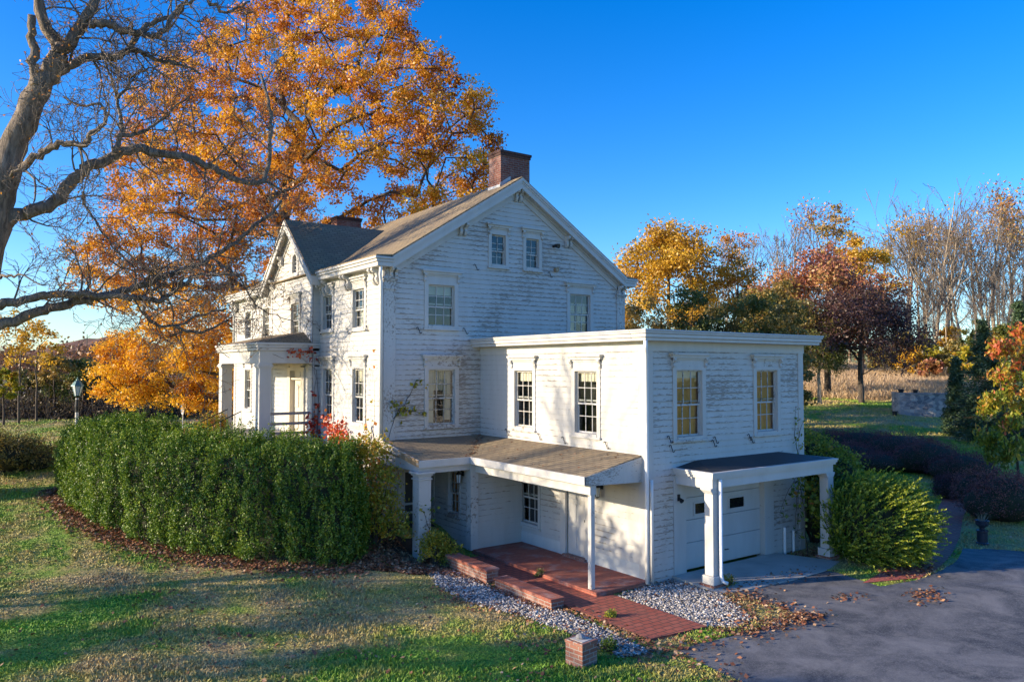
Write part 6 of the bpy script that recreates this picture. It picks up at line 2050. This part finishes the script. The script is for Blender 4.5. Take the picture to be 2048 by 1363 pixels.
# along the foot of the hedge
s = rng.uniform(0, HL, 9000); hx, hy, nx, ny = hpath(s); o_ = rng.normal(size=9000) * .26 - .16
X.append(hx + nx * o_); Y.append(hy + ny * o_)
# along edges of walk, drive and gravel
for pts_, m_, sg in ((gravel_l, 1100, .22), (gravel_r, 450, .18), (drive[:40], 1500, .28), ([(-2.7, -2.7), (-2.7, 2)], 500, .12), ([(6.3, -3.3), (7.3, -2.6), (5.4, -3.1)], 500, .3), ([(5.3, -.3), (6.4, -.6)], 250, .25)):
    P = np.array(pts_); i = rng.integers(0, len(P) - 1, m_); t = rng.random(m_)[:, None]
    q = P[i] * (1 - t) + P[i + 1] * t + rng.normal(size=(m_, 2)) * sg
    X.append(q[:, 0]); Y.append(q[:, 1])
for px_, py_, m_ in ((1845, 1187, 260), (1865, 1200, 160), (1695, 1195, 160), (1610, 1236, 500), (1560, 1250, 300), (1500, 1262, 200)):
    g_ = gp(px_, py_); X.append(g_[0] + rng.normal(size=m_) * .30); Y.append(g_[1] + rng.normal(size=m_) * .13)
X, Y = np.concatenate(X), np.concatenate(Y)
k = ~inside_house(X, Y, -.05) & ~in_poly(X, Y, slab) & ~((X > -A_ - .1) & (X < 0) & (Y > 5.0))
k &= ~in_poly(X, Y, walk_poly) | (rng.random(len(X)) < .12); k &= ~in_poly(X, Y, drive) | (rng.random(len(X)) < .45)
X, Y = X[k], Y[k]
C = np.stack([X, Y, ground(X, Y) + rng.uniform(.015, .05, len(X)) + np.where(in_poly(X, Y, walk_poly), .03, 0)], 1)
V, F = leaf_quads(C, .085 * rng.uniform(.5, 1.35, len(C)), normal=np.repeat(np.array((0, 0, 1.6))[None], len(C), 0), aspect=.75)
tag(np_mesh('fallen_leaves', V, F, L_fall, None, rng.random(len(C))), 'scattered brown and tan fallen leaves over lawn, beds and edges', 'leaves', kind='stuff')
print('fallen', len(C), 'grass', n)
# dry tufts on the drive edge
# pebbles
ph = (1 + 5 ** .5) / 2
ico = np.array([(-1, ph, 0), (1, ph, 0), (-1, -ph, 0), (1, -ph, 0), (0, -1, ph), (0, 1, ph), (0, -1, -ph), (0, 1, -ph), (ph, 0, -1), (ph, 0, 1), (-ph, 0, -1), (-ph, 0, 1)]); ico /= np.linalg.norm(ico[0])
icf = np.array([(0, 11, 5), (0, 5, 1), (0, 1, 7), (0, 7, 10), (0, 10, 11), (1, 5, 9), (5, 11, 4), (11, 10, 2), (10, 7, 6), (7, 1, 8), (3, 9, 4), (3, 4, 2), (3, 2, 6), (3, 6, 8), (3, 8, 9), (4, 9, 5), (2, 4, 11), (6, 2, 10), (8, 6, 7), (9, 8, 1)])
m = bpy.data.materials.new('river_pebble'); m.use_nodes = True
nt = m.node_tree; bs = nt.nodes['Principled BSDF']
at_ = node(nt, 'ShaderNodeAttribute', attribute_name='tint')
lk(nt, ramp(nt, at_.outputs['Fac'], [(0, (.07, .064, .06)), (.4, (.25, .23, .21)), (.75, (.46, .42, .37)), (1, (.72, .66, .58))]), bs.inputs['Base Color']); bs.inputs['Roughness'].default_value = .75
for poly, n, lab in ((gravel_l, 9500, 'grey river-stone gravel between the lawn and the low walls'), (gravel_r, 8200, 'grey river-stone gravel between the brick terrace and garage apron')):
    P = np.array(poly)
    x, y = rng.uniform(P[:, 0].min() - .1, P[:, 0].max() + .1, n * 4), rng.uniform(P[:, 1].min() - .1, P[:, 1].max() + .1, n * 4)
    xj, yj = x + rng.normal(size=len(x)) * .06, y + rng.normal(size=len(x)) * .06
    k = in_poly(xj, yj, poly) & ~in_poly(x, y, walk_poly) & ~in_poly(x, y, slab) & ~in_poly(x, y, wallk) & ~inside_house(x, y, 0) & ~in_poly(x, y, ap)
    x, y = x[k][:n], y[k][:n]; n_ = len(x)
    r = rng.uniform(.012, .031, n_)
    sc3 = r[:, None] * rng.uniform(.7, 1.35, (n_, 3)) * np.array((1, 1, .7))
    c = np.stack([x, y, ground(x, y) + .006 + r * rng.uniform(.1, 1.1, n_)], 1)
    ang = rng.uniform(0, 6.28, n_); ca, sa = np.cos(ang)[:, None], np.sin(ang)[:, None]
    q = (ico[None] + rng.normal(size=(n_, 12, 3)) * .10) * sc3[:, None]
    q = np.stack([q[..., 0] * ca - q[..., 1] * sa, q[..., 0] * sa + q[..., 1] * ca, q[..., 2]], -1) + c[:, None]
    Fp = (icf[None] + (np.arange(n_) * 12)[:, None, None]).reshape(-1, 3)
    tag(np_mesh('gravel', q.reshape(-1, 3), Fp, m, None, np.repeat(np.clip(rng.normal(.5, .33, n_), 0, 1), 20), smooth=False), lab, 'gravel', kind='stuff')
